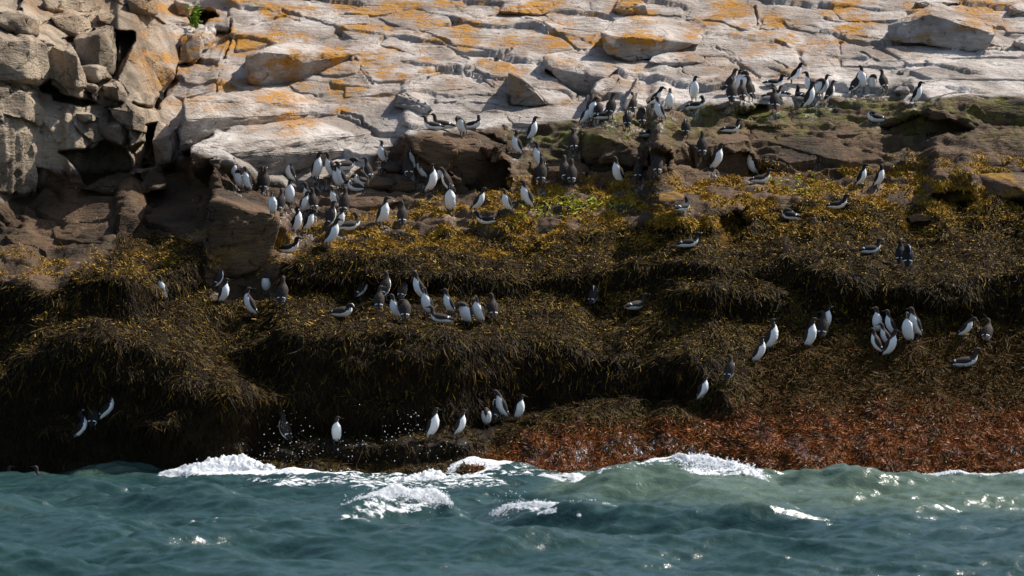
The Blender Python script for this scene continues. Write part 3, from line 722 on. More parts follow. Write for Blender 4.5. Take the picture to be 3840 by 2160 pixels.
# slabs of the bare slope, traced along its joints: corner points, then how far front and back edge stand out
SLABS = [
    ('B', [(590, 230), (760, 200), (1100, 150), (1400, 150), (1550, 250), (1690, 290), (1770, 362), (1500, 402), (1290, 382), (890, 392), (720, 300)], .20, .05),
    ('B', [(270, 335), (350, 280), (560, 245), (600, 245), (720, 305), (875, 397), (740, 478), (450, 378), (420, 360)], .16, .03),
    ('B', [(140, 470), (215, 425), (440, 380), (560, 400), (745, 490), (680, 530), (480, 600), (250, 610), (150, 540)], .30, .05),
    ('B', [(0, 185), (280, 178), (470, 240), (280, 278), (262, 330), (80, 290), (0, 230)], .20, .05),
    ('B', [(270, 130), (400, 92), (560, 68), (800, 100), (830, 160), (650, 232), (540, 226), (380, 180)], .26, .05),
    ('B', [(-60, 120), (100, 96), (205, 105), (218, 172), (100, 182), (-80, 178)], .2, .02),
    ('B', [(15, 92), (180, 40), (400, 35), (480, 86), (260, 110), (110, 100)], .16, .02),
    ('B', [(700, 20), (900, 0), (960, 35), (850, 95), (720, 70)], .16, .02),
    ('B', [(860, 92), (980, 38), (1180, 45), (1280, 72), (1130, 112), (1000, 152)], .24, .04),
    ('B', [(1520, 92), (1600, 88), (1700, 108), (1900, 122), (2070, 170), (1980, 238), (1860, 232), (1660, 215)], .2, .03),
    ('B', [(1560, 250), (1660, 225), (1860, 240), (1960, 248), (1880, 370), (1790, 368), (1700, 285)], .12, .03),
    ('B', [(880, 502), (1100, 450), (1285, 472), (1275, 550), (1265, 690), (1165, 665), (1060, 578), (960, 540)], .2, .03),
    ('B', [(545, 625), (760, 555), (955, 590), (1085, 645), (900, 668), (700, 692), (570, 655)], .14, .02),
    ('B', [(700, 705), (1000, 672), (1255, 700), (1265, 800), (1100, 770), (860, 760), (720, 770)], .14, .02),
    ('B', [(1310, 545), (1500, 505), (1560, 620), (1740, 735), (1640, 778), (1560, 785), (1430, 640)], .10, .03),
    ('B', [(1230, 850), (1420, 812), (1640, 790), (1790, 830), (1760, 920), (1500, 940), (1290, 930)], .08, .02),
    ('B', [(1230, 360), (1300, 350), (1390, 398), (1270, 402)], .12, .02),
    ('B', [(1020, 860), (1210, 815), (1260, 930), (1080, 975), (860, 960), (840, 890)], .08, .02),
    ('B', [(0, 745), (200, 725), (380, 800), (540, 860), (640, 900), (520, 985), (300, 1000), (140, 900), (0, 880)], .14, .02),
    ('B', [(30, 620), (250, 605), (450, 600), (560, 660), (400, 690), (200, 720), (20, 730)], .16, .02),
    ('B', [(-10, 900), (60, 905), (240, 1030), (450, 1050), (460, 1100), (300, 1110), (0, 1100), (-120, 1000)], .1, .02),
    ('B', [(1880, 0), (2200, 10), (2250, 60), (2000, 110), (1880, 70)], .25, .05),
    ('B', [(2150, 100), (2340, 30), (2576, 60), (2576, 110), (2350, 110)], .22, .03),
    ('C', [(0, 152), (200, 146), (400, 218), (480, 240), (260, 268), (60, 300), (0, 292)], .16, .03),
    ('C', [(20, 140), (60, 70), (140, 40), (540, 52), (560, 180), (480, 228), (400, 205), (280, 150), (60, 148)], .34, .1),
    ('C', [(590, 205), (630, 85), (700, 130), (725, 200), (650, 222)], .22, .06),
    ('C', [(260, 355), (420, 302), (650, 312), (860, 362), (885, 500), (780, 540), (600, 582), (480, 500)], .18, .03),
    ('C', [(-10, 370), (200, 365), (330, 430), (440, 520), (560, 590), (300, 600), (90, 590), (0, 540)], .14, .03),
    ('C', [(890, 430), (1000, 305), (1160, 315), (1185, 500), (940, 512)], .12, .03),
    ('C', [(1190, 320), (1300, 330), (1480, 380), (1700, 480), (1600, 505), (1400, 495), (1200, 500)], .12, .03),
    ('C', [(1500, 350), (1850, 340), (2200, 390), (2576, 390), (2576, 420), (2000, 440), (1720, 490)], .14, .02),
    ('C', [(1130, 190), (1260, 140), (1400, 162), (1345, 210), (1200, 250)], .22, .04),
    ('C', [(1120, 72), (1400, 28), (1600, 50), (1700, 92), (1650, 150), (1380, 160), (1200, 148)], .22, .03),
    ('C', [(760, 60), (930, 80), (1060, 150), (1120, 190), (1000, 240), (800, 200), (740, 130)], .14, .03),
    ('C', [(1220, 260), (1340, 212), (1530, 230), (1550, 300), (1400, 310), (1240, 290)], .18, .03),
    ('C', [(2130, 52), (2300, 48), (2400, 100), (2430, 195), (2340, 190), (2200, 140)], .2, .03),
    ('C', [(2400, 182), (2576, 172), (2700, 190), (2700, 250), (2450, 242)], .24, .03),
    ('C', [(1700, 520), (2100, 450), (2576, 430), (2700, 440), (2700, 600), (2300, 590), (1900, 600)], .06, .02),
    ('C', [(1750, 640), (2050, 600), (2400, 610), (2576, 600), (2576, 720), (2300, 735), (2080, 690), (1850, 740)], .06, .02),
    ('C', [(560, 600), (820, 520), (1180, 505), (1600, 520), (1560, 600), (1100, 620), (700, 640)], .05, .02),
    ('A', [(1720, 60), (1900, 0), (2350, 0), (2340, 60), (2100, 110), (1850, 200), (1760, 230)], .2, .05),
    ('A', [(1790, 270), (1900, 200), (2120, 130), (2340, 75), (2576, 110), (2576, 210), (2350, 330), (2080, 320), (1900, 360), (1770, 380)], .16, .04),
    ('A', [(2310, 125), (2480, 90), (2650, 110), (2700, 170), (2500, 180)], .2, .03),
    ('A', [(1640, 470), (1770, 390), (1840, 430), (1880, 620), (1860, 690), (1640, 700), (1650, 560)], .14, .03),
    ('A', [(1350, 560), (1450, 520), (1640, 540), (1620, 690), (1400, 740), (1290, 720), (1240, 740), (1270, 640)], .26, .05),
    ('A', [(1250, 760), (1380, 760), (1370, 900), (1340, 960), (1200, 930)], .3, .06),
    ('A', [(2580, 760), (2750, 720), (2880, 750), (2900, 850), (2640, 850)], .12, .02),
    ('A', [(2180, 640), (2330, 600), (2480, 590), (2490, 690), (2400, 710), (2250, 690)], .26, .05),
    ('A', [(2290, 480), (2420, 455), (2576, 430), (2750, 420), (2700, 540), (2576, 560), (2440, 560)], .22, .04),
    # wet ledges lower down
    ('C', [(470, 935), (700, 920), (880, 985), (1200, 1085), (1530, 1190), (1250, 1222), (1050, 1180), (760, 1100), (560, 1050)], .3, .05),
    ('C', [(1490, 1000), (1760, 880), (1950, 790), (2080, 715), (2300, 755), (2576, 745), (2700, 760), (2700, 880), (2200, 960), (1800, 1010)], .25, .05),
    ('C', [(1150, 960), (1250, 930), (1420, 960), (1400, 1010), (1160, 1020)], .2, .03),
    ('C', [(720, 1120), (900, 1100), (1050, 1160), (1000, 1200), (800, 1230), (720, 1190)], .2, .04),
    ('C', [(10, 1060), (300, 1010), (480, 1010), (520, 1060), (300, 1090), (100, 1110)], .28, .05),
    ('C', [(420, 860), (650, 790), (820, 720), (840, 780), (700, 850), (560, 880)], .3, .06),
    ('B', [(1540, 1210), (1700, 1190), (1830, 1240), (1840, 1310), (1650, 1300), (1560, 1290)], .24, .04),
    ('B', [(1000, 1010), (1230, 1000), (1280, 1080), (1260, 1130), (1150, 1130)], .2, .03),
    ('A', [(1080, 1449), (1180, 1380), (1400, 1370), (1640, 1449), (1500, 1500), (1200, 1500)], .2, .03),
    ('D', [(300, 40), (560, 10), (900, 40), (900, 160), (640, 230), (420, 210), (260, 130)], .2, .03),
    ('D', [(1040, 60), (1300, 20), (1560, 60), (1560, 240), (1300, 270), (1050, 200)], .25, .05),
    ('D', [(30, 330), (250, 310), (380, 380), (350, 450), (240, 400), (100, 390)], .25, .04),
    ('D', [(380, 260), (700, 230), (860, 280), (800, 380), (600, 380), (420, 350)], .18, .03),
    ('D', [(1330, 330), (1440, 300), (1560, 310), (1560, 360), (1480, 380), (1340, 370)], .35, .08),
    ('F', [(1690, 190), (1800, 150), (1910, 160), (1890, 210), (1720, 230)], .2, .03),
    ('F', [(2330, 250), (2440, 210), (2576, 230), (2576, 290), (2400, 300)], .18, .03),
]
for s_ in SLABS: slab(*s_)

BOULDERS = [
    ('A', [(1055, 395, -.05), (870, 600, .15), (930, 720, .1), (1010, 790, .1), (1165, 800, 0), (1230, 690, .05), (1205, 622, -.12), (1000, 310, .55), (1105, 205, .9), (1190, 170, 1),
           (1400, 200, 1), (1470, 205, 1), (1390, 270, .8), (1310, 545, .35)], 'huge tilted brown boulder wedged across the dark cleft', dict(bulge=.16, rough=.03, under=.8)),
    ('A', [(1850, 420, .2), (1845, 480, .12), (1880, 620, .1), (1960, 700, .05), (2090, 665, .05), (2260, 640, .15), (2285, 470, -.05), (2150, 395, -.05), (1960, 385, .0), (2080, 325, .6), (2300, 345, .8),
           (2576, 335, 1), (2800, 400, 1), (2576, 420, .7), (2420, 450, .4)], 'big pale boulder with a rounded grey front in shade', dict(bulge=.14, bev=.07, rough=.025, under=.5)),
    ('A', [(1390, 750, .05), (1360, 1000, 0), (1352, 1160, .1), (1430, 1120, .05), (1400, 900, -.05), (1540, 960, .05), (1800, 965, .1), (2100, 920, .3), (2540, 850, .6), (2500, 790, .8), (2350, 720, 1),
           (2130, 660, 1), (1620, 700, .9)], 'long pale slab with a dark blunt end above the whale-backed boulder', dict(bulge=.14, bev=.05, rough=.03, under=.3)),
    ('A', [(1432, 1110, .06), (1440, 1250, .0), (1460, 1340, .06), (1600, 1449, .1), (1750, 1440, .1), (1560, 1195, -.06), (1700, 1240, -.06), (1830, 1290, -.02), (1900, 1330, 0), (2100, 1330, .08), (2250, 1215, .22),
           (2770, 1130, .6), (2850, 990, .9), (2576, 860, 1), (2200, 900, 1), (1760, 960, .7), (1560, 1040, .35)], 'whale-backed pale boulder with a black front behind the birds', dict(bulge=.19, bev=.06, rough=.025, under=.6)),
    ('A', [(600, 1430, .0), (760, 1350, .3), (920, 1290, .8), (1150, 1285, 1), (1250, 1340, .6), (1270, 1430, .2), (1100, 1460, 0), (800, 1470, 0)], 'low brown rock at the foot of the cleft', dict(bulge=.11, bev=.06)),
    ('A', [(270, 1230, .2), (330, 1180, .6), (480, 1200, .7), (600, 1300, .4), (640, 1390, .2), (560, 1449, 0), (290, 1449, 0), (450, 1300, -.1)], 'black angular rock below the brown cliff blocks', dict(bulge=.14)),
    ('A', [(1310, 1230, 0), (1350, 1180, .4), (1440, 1170, .8), (1450, 1300, .1), (1400, 1330, 0), (1310, 1320, 0)], 'small dark rock beside the black front of the whale-backed boulder', dict(bulge=.11)),
    ('A', [(-200, 310, 0), (240, 275, 0), (335, 335, .02), (390, 600, .02), (300, 650, 0), (-200, 630, 0), (-200, 215, .7), (230, 255, .5)], 'great square cliff block with an orange lichen ledge on top', dict(bulge=.19, strata=.03)),
    ('A', [(0, 100, .3), (140, 85, .7), (290, 150, .5), (285, 265, .05), (125, 275, 0), (60, 235, 0), (0, 180, .1), (120, 180, 0)], 'lichen-crusted block seated above the great square cliff block', dict(bulge=.14)),
    ('A', [(385, 130, .1), (540, 70, .4), (700, 85, .3), (710, 215, 0), (640, 275, 0), (460, 292, 0), (430, 200, 0)], 'rough grey cliff block overhanging a dark slot', dict(bulge=.16, strata=.02)),
    ('A', [(330, 0, .1), (720, -20, .3), (718, 85, 0), (560, 75, 0), (400, 125, 0), (350, 60, 0)], 'grey-brown block at the cliff top over the overhang', dict(bulge=.14, strata=.02)),
    ('A', [(720, 115, .3), (960, 88, .6), (1030, 112, .2), (1012, 255, 0), (862, 240, 0), (850, 150, 0), (740, 150, 0)], 'flat-topped block bridging the head of the dark cleft', dict(bulge=.16)),
    ('A', [(600, 515, .2), (740, 480, .6), (800, 520, .2), (835, 590, 0), (760, 620, 0), (640, 610, 0), (620, 560, 0)], 'small sunlit block perched in the middle of the cliff', dict(bulge=.14)),
    ('A', [(770, 635, .2), (880, 620, .5), (950, 700, .1), (962, 780, 0), (840, 792, 0), (760, 730, 0)], 'cream-coloured lump of rock under the small perched block', dict(bulge=.14)),
    ('A', [(800, 805, .3), (960, 780, .7), (1090, 890, .15), (1090, 1000, 0), (960, 1010, 0), (870, 900, 0)], 'pale cracked boulder leaning out of the cliff foot', dict(bulge=.16)),
    ('A', [(720, 955, .2), (900, 905, .7), (970, 1000, .1), (950, 1120, 0), (800, 1060, 0), (740, 1000, 0)], 'dark smooth boulder under the pale cracked one', dict(bulge=.14, bev=.06)),
    ('A', [(460, 1040, .1), (560, 940, .6), (780, 975, .5), (760, 1060, .1), (600, 1150, 0), (480, 1140, 0)], 'brown sloping rock above the black angular rock', dict(bulge=.14)),
    ('A', [(565, 850, .2), (640, 830, .6), (765, 880, .2), (740, 925, 0), (600, 940, 0)], 'light wedge of stone lying at the cliff foot', dict(bulge=.14)),
    ('A', [(-200, 620, .5), (120, 640, .5), (240, 730, .3), (330, 850, .1), (320, 950, 0), (150, 840, 0), (-200, 830, 0)], 'pale rounded ledge rock under the great square block', dict(bulge=.19, bev=.06)),
    ('A', [(-200, 830, .2), (60, 830, .2), (180, 900, .2), (255, 1020, .1), (275, 1449, 0), (-200, 1449, 0), (120, 1000, -.05)], 'upright pillar of thin tan strata at the cliff foot', dict(bulge=.22, strata=.09, res=.055)),
    ('A', [(960, 0, .2), (1200, -20, .5), (1190, 110, .0), (1060, 100, 0), (980, 100, 0)], 'dark-faced block at the top of the cleft', dict(bulge=.14)),
    ('A', [(1320, 0, .3), (1440, 10, .6), (1472, 80, .2), (1430, 150, 0), (1340, 110, 0)], 'pinkish faceted rock beside the green plant', dict(bulge=.08)),
    ('A', [(400, 350, .2), (520, 340, .6), (570, 420, .1), (640, 655, 0), (500, 720, 0), (390, 620, 0), (420, 460, 0)], 'tan wedge of strata standing next to the great square block', dict(bulge=.14, strata=.06, res=.06)),
    ('A', [(560, 300, .4), (720, 210, .7), (860, 190, .5), (860, 400, .0), (840, 560, 0), (760, 500, 0), (600, 480, 0)], 'broad tan cliff block forming the near wall of the cleft', dict(bulge=.08, strata=.03)),
    ('A', [(1170, 740, .1), (1220, 675, .2), (1228, 800, 0), (1200, 820, 0)], 'thin ochre splinter of rock standing in the cleft', dict(bulge=.11, bev=.012, back=.15)),
    ('A', [(1370, 270, .2), (1560, 200, .8), (1610, 300, .4), (1560, 370, .1), (1420, 500, 0), (1340, 490, 0)], 'fractured brown rock pressing against the huge tilted boulder', dict(bulge=.14)),
    ('A', [(1150, 1060, 0), (1200, 930, .3), (1340, 960, .3), (1370, 1180, 0), (1280, 1300, 0), (1170, 1250, 0)], 'mossy brown buttress lining the lower cleft', dict(bulge=.16)),
    ('A', [(640, 655, .3), (720, 640, .5), (770, 720, 0), (740, 770, 0), (660, 740, 0)], 'small tan stone jammed between cliff blocks', dict(bulge=.14)),
    ('B', [(1268, 552, 0), (1300, 545, .05), (1420, 640, .05), (1560, 790, 0), (1430, 815, 0), (1275, 790, 0)], 'triangular grey rock like a fin throwing a shadow', dict(bulge=.15, back=.3)),
    ('B', [(1528, 430, .25), (1560, 410, .6), (1760, 402, 1), (2060, 440, 1), (2120, 490, .9), (1990, 590, .35), (1880, 600, .12), (1900, 720, 0), (1790, 742, 0), (1650, 610, 0), (1545, 500, .05),
           (1760, 550, .05)], 'wedge-shaped slab tipped up over a black hollow', dict(bulge=.19, rough=.03)),
    ('B', [(1960, 250, .2), (1985, 220, .4), (2080, 150, .9), (2300, 112, 1), (2600, 120, 1), (2760, 170, .9), (2720, 330, .2), (2576, 345, .1), (2390, 378, .05), (2340, 440, 0), (2230, 470, 0), (2005, 412, 0),
           (2140, 275, 0)], 'massive lichen-topped block with a grey shaded front', dict(bulge=.19, rough=.03)),
    ('B', [(2310, 470, .1), (2340, 425, .4), (2576, 370, 1), (2760, 400, .8), (2750, 470, .3), (2576, 520, .1), (2440, 500, 0)], 'low slab leaning on the massive lichen-topped block', dict(bulge=.07)),
    ('B', [(400, 785, 0), (410, 700, .1), (470, 685, .4), (570, 690, .8), (680, 785, .3), (705, 840, .05), (600, 862, 0), (480, 812, 0)], 'pale wedge boulder with a grey shaded side among flat slabs', dict(bulge=.14)),
    ('B', [(1900, 700, 0), (1930, 640, .2), (2000, 600, .5), (2110, 580, .6), (2060, 650, .1), (2000, 720, 0), (1950, 760, 0)], 'jagged grey stone in the gap below the tipped slab', dict(bulge=.14)),
    ('B', [(2130, 830, 0), (2150, 760, .1), (2195, 690, .3), (2235, 590, .2), (2240, 690, .0), (2230, 830, 0)], 'narrow upright grey stone standing behind the birds', dict(bulge=.11, back=.25)),
    ('B', [(1190, 80, .0), (1230, 30, .5), (1380, 15, 1), (1590, 85, .8), (1500, 110, .2), (1320, 112, 0), (1210, 108, 0)], 'grey block with a dark end on the lichen slope', dict(bulge=.14)),
    ('B', [(2060, 70, 0), (2080, 0, .2), (2240, -20, .5), (2300, 30, .2), (2320, 110, 0), (2120, 125, 0)], 'dark square block at the top of the slope', dict(bulge=.16)),
    ('C', [(1555, 195, .2), (1720, 140, .5), (1850, 42, .8), (1930, 12, 1), (2060, 60, .9), (2200, 140, .5), (2330, 190, .3), (2365, 260, .1), (2300, 372, 0), (2150, 380, 0), (1860, 345, 0), (1750, 312, 0),
           (1560, 302, 0), (1870, 110, .12)], 'largest humped tan boulder alone high on the slope', dict(bulge=.28, bev=.06, rough=.035)),
    ('C', [(2270, 300, .1), (2370, 250, .7), (2470, 370, .1), (2360, 378, 0), (2290, 370, 0)], 'small orange-stained rock leaning on the largest humped boulder', dict(bulge=.11)),
    ('C', [(1750, 10, .2), (1900, -30, .6), (2110, 20, .4), (1960, 10, .2), (1850, 40, 0), (1760, 82, 0)], 'grey block peeping over the largest humped boulder', dict(bulge=.11)),
    ('C', [(2455, 60, .1), (2560, 0, .7), (2700, 0, .7), (2700, 112, 0), (2470, 112, 0)], 'square brown boulder at the far end of the slope', dict(bulge=.16)),
    ('C', [(2500, 315, .1), (2560, 268, .6), (2700, 270, .6), (2700, 385, 0), (2520, 382, 0)], 'dark grey boulder at the far end below the square brown one', dict(bulge=.16)),
    ('C', [(1595, 690, 0), (1640, 652, .5), (1690, 665, .4), (1705, 690, .1), (1660, 712, 0), (1610, 710, 0)], 'flat broken stone on the pale slab by the birds', dict(bulge=.11, back=.2, bev=.02)),
    ('C', [(1660, 650, 0), (1680, 610, .5), (1735, 600, .5), (1742, 655, .1), (1700, 678, 0)], 'upright broken stone behind the flat broken one', dict(bulge=.11, back=.2, bev=.02)),
    ('C', [(1630, 560, 0), (1620, 530, .4), (1670, 540, .4), (1668, 562, 0)], 'fist-sized grey stone alone on the pale slab', dict(bulge=.08, back=.15, bev=.015)),
    ('B', [(480, 1010, 0), (520, 985, .4), (640, 975, 1), (870, 970, 1), (1080, 1010, .8), (1250, 1110, .5), (1255, 1225, .05), (1080, 1165, 0), (780, 1130, 0), (860, 1340, 0), (560, 1160, .0), (1000, 1449, 0),
           (1240, 1430, 0)], 'brown flat-topped boulder with a deep black hollow below', dict(bulge=.16)),
    ('B', [(1790, 970, .25), (1860, 945, .7), (2080, 955, 1), (2300, 1110, .5), (2335, 1210, .15), (2345, 1275, 0), (1860, 1300, 0), (1800, 1200, .0), (1920, 1010, .05), (1830, 1080, .02), (2150, 1130, .1)],
     'dark pyramid-shaped rock with a pale flank and golden tufts', dict(bulge=.22, bev=.06)),
    ('B', [(2320, 1110, .1), (2576, 1085, .7), (2700, 1110, .6), (2720, 1190, .1), (2480, 1250, 0), (2340, 1230, 0)], 'black ledge rock beside the dark pyramid-shaped rock', dict(bulge=.14)),
    ('D', [(1580, 70, .05), (1640, 20, .5), (1800, -10, .9), (2050, 40, .8), (2130, 150, .4), (2130, 200, .1), (2000, 200, 0), (1700, 80, -.03), (1590, 480, 0), (1750, 640, 0), (2030, 560, 0), (1560, 300, 0)],
     'great dark block streaked with white droppings on its top', dict(bulge=.16, bev=.05)),
    ('D', [(890, 150, 0), (1000, 115, .2), (1080, 130, .2), (1050, 230, 0), (960, 330, 0), (870, 380, 0)], 'black knobbly rock standing over golden weed', dict(bulge=.14)),
    ('E', [(0, 40, .5), (80, 20, .9), (260, 25, .8), (480, 60, .3), (300, 150, 0), (60, 130, 0)], 'low brown rock between birds on the middle shelf', dict(bulge=.08, bev=.05)),
    ('E', [(2380, 20, .2), (2420, -40, .6), (2560, -10, .9), (2600, 60, .4), (2500, 130, .0), (2400, 90, 0)], 'green-capped rock amid the golden weed', dict(bulge=.11, bev=.05)),
    ('E', [(1180, 150, .2), (1220, 100, .5), (1300, 130, .4), (1340, 220, .1), (1230, 215, 0)], 'grey knob of rock in front of the half-hidden bird', dict(bulge=.08, bev=.05)),
    ('F', [(1870, 40, .3), (1960, -80, .8), (2200, -140, 1), (2576, -160, 1), (2800, -100, .8), (2800, 60, 0), (2400, 100, -.02), (2100, 90, 0), (1900, 90, 0)], 'weed-topped ledge boulder over a black undercut', dict(bulge=.19, bev=.08)),
    ('A', [(2225, 1290, 0), (2235, 1220, .3), (2380, 1200, .8), (2420, 1250, .4), (2390, 1290, .0), (2260, 1320, 0)], 'small black ledge rock behind the pair of birds billing', dict(bulge=.08)),
    ('B', [(290, 1275, 0), (330, 1240, .5), (460, 1240, .8), (460, 1290, .2), (380, 1310, 0)], 'small black rock beside the crouching bird', dict(bulge=.07)),
    ('B', [(170, 1400, 0), (240, 1330, .6), (420, 1320, .8), (560, 1370, .4), (560, 1449, 0), (180, 1449, 0)], 'brown rock with a pale rim on the middle shelf', dict(bulge=.08, bev=.05)),
]
for n_, (c_, p_, l_, kw_) in enumerate(BOULDERS):
    if 7 <= n_ <= 27 and 'splinter' not in l_ and 'pillar' not in l_: kw_ = dict(kw_, ridge=0.22 + 0.12 * rng.random(), bev=0.012)
    boulder(c_, p_, l_, **kw_)
# ------------------------------------------------------------------ the seabirds
def feather(name, c1, c2, rough=0.75, sc=55):
    t = NT(name); n = t.noise(t.mapv(t.node('ShaderNodeTexCoord').outputs['Object'], (1, 1, 0.45)), sc, 4, 0.65)
    return t.set(Base_Color=t.mix(n, c1, c2), Roughness=rough, Specular_IOR_Level=0.2, Normal=t.bump(n, 0.5, 0.006))
M_BROWN = feather('brown_plumage', (0.022, 0.016, 0.012), (0.062, 0.046, 0.035))
M_BLACK = feather('black_plumage', (0.008, 0.008, 0.009), (0.020, 0.019, 0.019))
M_BWING = feather('brown_wing_feathers', (0.020, 0.016, 0.013), (0.056, 0.044, 0.037), sc=80)
M_KWING = feather('black_wing_feathers', (0.009, 0.009, 0.010), (0.026, 0.022, 0.020), sc=80)
M_WHITE = feather('white_plumage', (0.80, 0.80, 0.79), (0.88, 0.88, 0.87), 0.85, 40)
def plain(name, c, r=0.4):
    t = NT(name); n = t.noise(t.node('ShaderNodeTexCoord').outputs['Object'], 90, 2)
    return t.set(Base_Color=t.mix(n, c, tuple(min(1, q * 1.5 + .004) for q in c)), Roughness=r)
M_BILL = plain('black_bill', (0.012, 0.011, 0.010), 0.35)
M_EYE = plain('dark_eye', (0.006, 0.004, 0.003), 0.1)
M_FOOT = plain('grey_webbed_foot', (0.030, 0.027, 0.022), 0.5)

# spines: forward, up, half width, half depth, then how far round from the back the dark plumage reaches (degrees; 180 = all dark)
SPINES = {
 'stand': [(-.118, .038, .010, .004, 150), (-.098, .060, .026, .012, 125), (-.066, .088, .047, .033, 86), (-.034, .128, .062, .053, 76), (-.010, .178, .069, .064, 78), (.008, .228, .068, .063, 82),
           (.020, .270, .057, .052, 92), (.024, .300, .042, .039, 108), (.025, .322, .032, .031, 140), (.026, .342, .027, .0275, 180), (.029, .364, .0265, .028, 180), (.037, .384, .0265, .027, 180),
           (.052, .395, .0235, .0225, 180), (.069, .394, .0165, .0160, 180), (.080, .391, .0085, .0085, 180)],
 'sit': [(-.215, .052, .010, .004, 150), (-.185, .050, .030, .016, 115), (-.135, .055, .055, .038, 92), (-.075, .066, .071, .056, 86), (-.010, .074, .076, .064, 84), (.050, .084, .070, .062, 86),
         (.090, .104, .053, .050, 96), (.110, .132, .039, .038, 118), (.118, .158, .031, .031, 160), (.121, .180, .027, .028, 180), (.126, .202, .0265, .0275, 180), (.137, .220, .026, .0265, 180),
         (.153, .228, .0230, .0215, 180), (.170, .226, .0160, .0150, 180), (.181, .223, .0085, .0085, 180)],
 'hunch': [(-.118, .040, .010, .004, 150), (-.098, .060, .026, .012, 125), (-.066, .088, .048, .034, 86), (-.034, .126, .064, .055, 76), (-.010, .170, .072, .067, 80), (.008, .214, .072, .067, 86),
           (.024, .250, .062, .058, 96), (.040, .276, .047, .044, 112), (.058, .291, .034, .033, 150), (.078, .299, .029, .029, 180), (.099, .297, .0275, .028, 180), (.118, .284, .0265, .027, 180),
           (.128, .266, .0230, .0225, 180), (.132, .248, .0165, .016, 180), (.133, .238, .0085, .0085, 180)],
 'tuck': [(-.118, .040, .010, .004, 150), (-.098, .060, .026, .012, 125), (-.066, .090, .050, .036, 88), (-.036, .130, .066, .058, 80), (-.014, .178, .073, .069, 82), (.002, .222, .072, .067, 88),
          (.010, .258, .060, .056, 98), (.006, .286, .045, .042, 116), (-.008, .303, .034, .033, 160), (-.028, .308, .029, .029, 180), (-.047, .301, .0275, .028, 180), (-.062, .284, .026, .0265, 180),
          (-.070, .266, .0220, .0215, 180), (-.074, .250, .0160, .016, 180), (-.076, .240, .0085, .0085, 180)],
 'sittuck': [(-.215, .052, .010, .004, 150), (-.185, .050, .030, .016, 115), (-.135, .055, .056, .040, 92), (-.075, .068, .073, .060, 84), (-.010, .078, .079, .069, 82), (.050, .088, .073, .067, 84),
             (.086, .108, .056, .053, 96), (.092, .134, .042, .041, 118), (.084, .155, .033, .033, 160), (.068, .168, .029, .029, 180), (.047, .170, .0275, .028, 180), (.028, .162, .026, .0265, 180),
             (.013, .152, .0220, .0215, 180), (-.001, .145, .0160, .016, 180), (-.010, .142, .0085, .0085, 180)],
}
def catmull(T, n):
    T = np.asarray(T, float); m = len(T)
    d = np.concatenate([[0], np.cumsum(np.linalg.norm(np.diff(T[:, :2], axis=0), axis=1))]); d /= d[-1]
    u = np.linspace(0, 1, n); i = np.clip(np.searchsorted(d, u, 'right') - 1, 0, m - 2)
    t = (u - d[i]) / (d[i + 1] - d[i]); P = np.concatenate([2 * T[:1] - T[1:2], T, 2 * T[-1:] - T[-2:-1]])
    a, b, c, e = P[i], P[i + 1], P[i + 2], P[i + 3]; t = t[:, None]
    return 0.5 * (2 * b + (c - a) * t + (2 * a - 5 * b + 4 * c - e) * t * t + (3 * b - a - 3 * c + e) * t ** 3), d
NS, NA = 46, 22
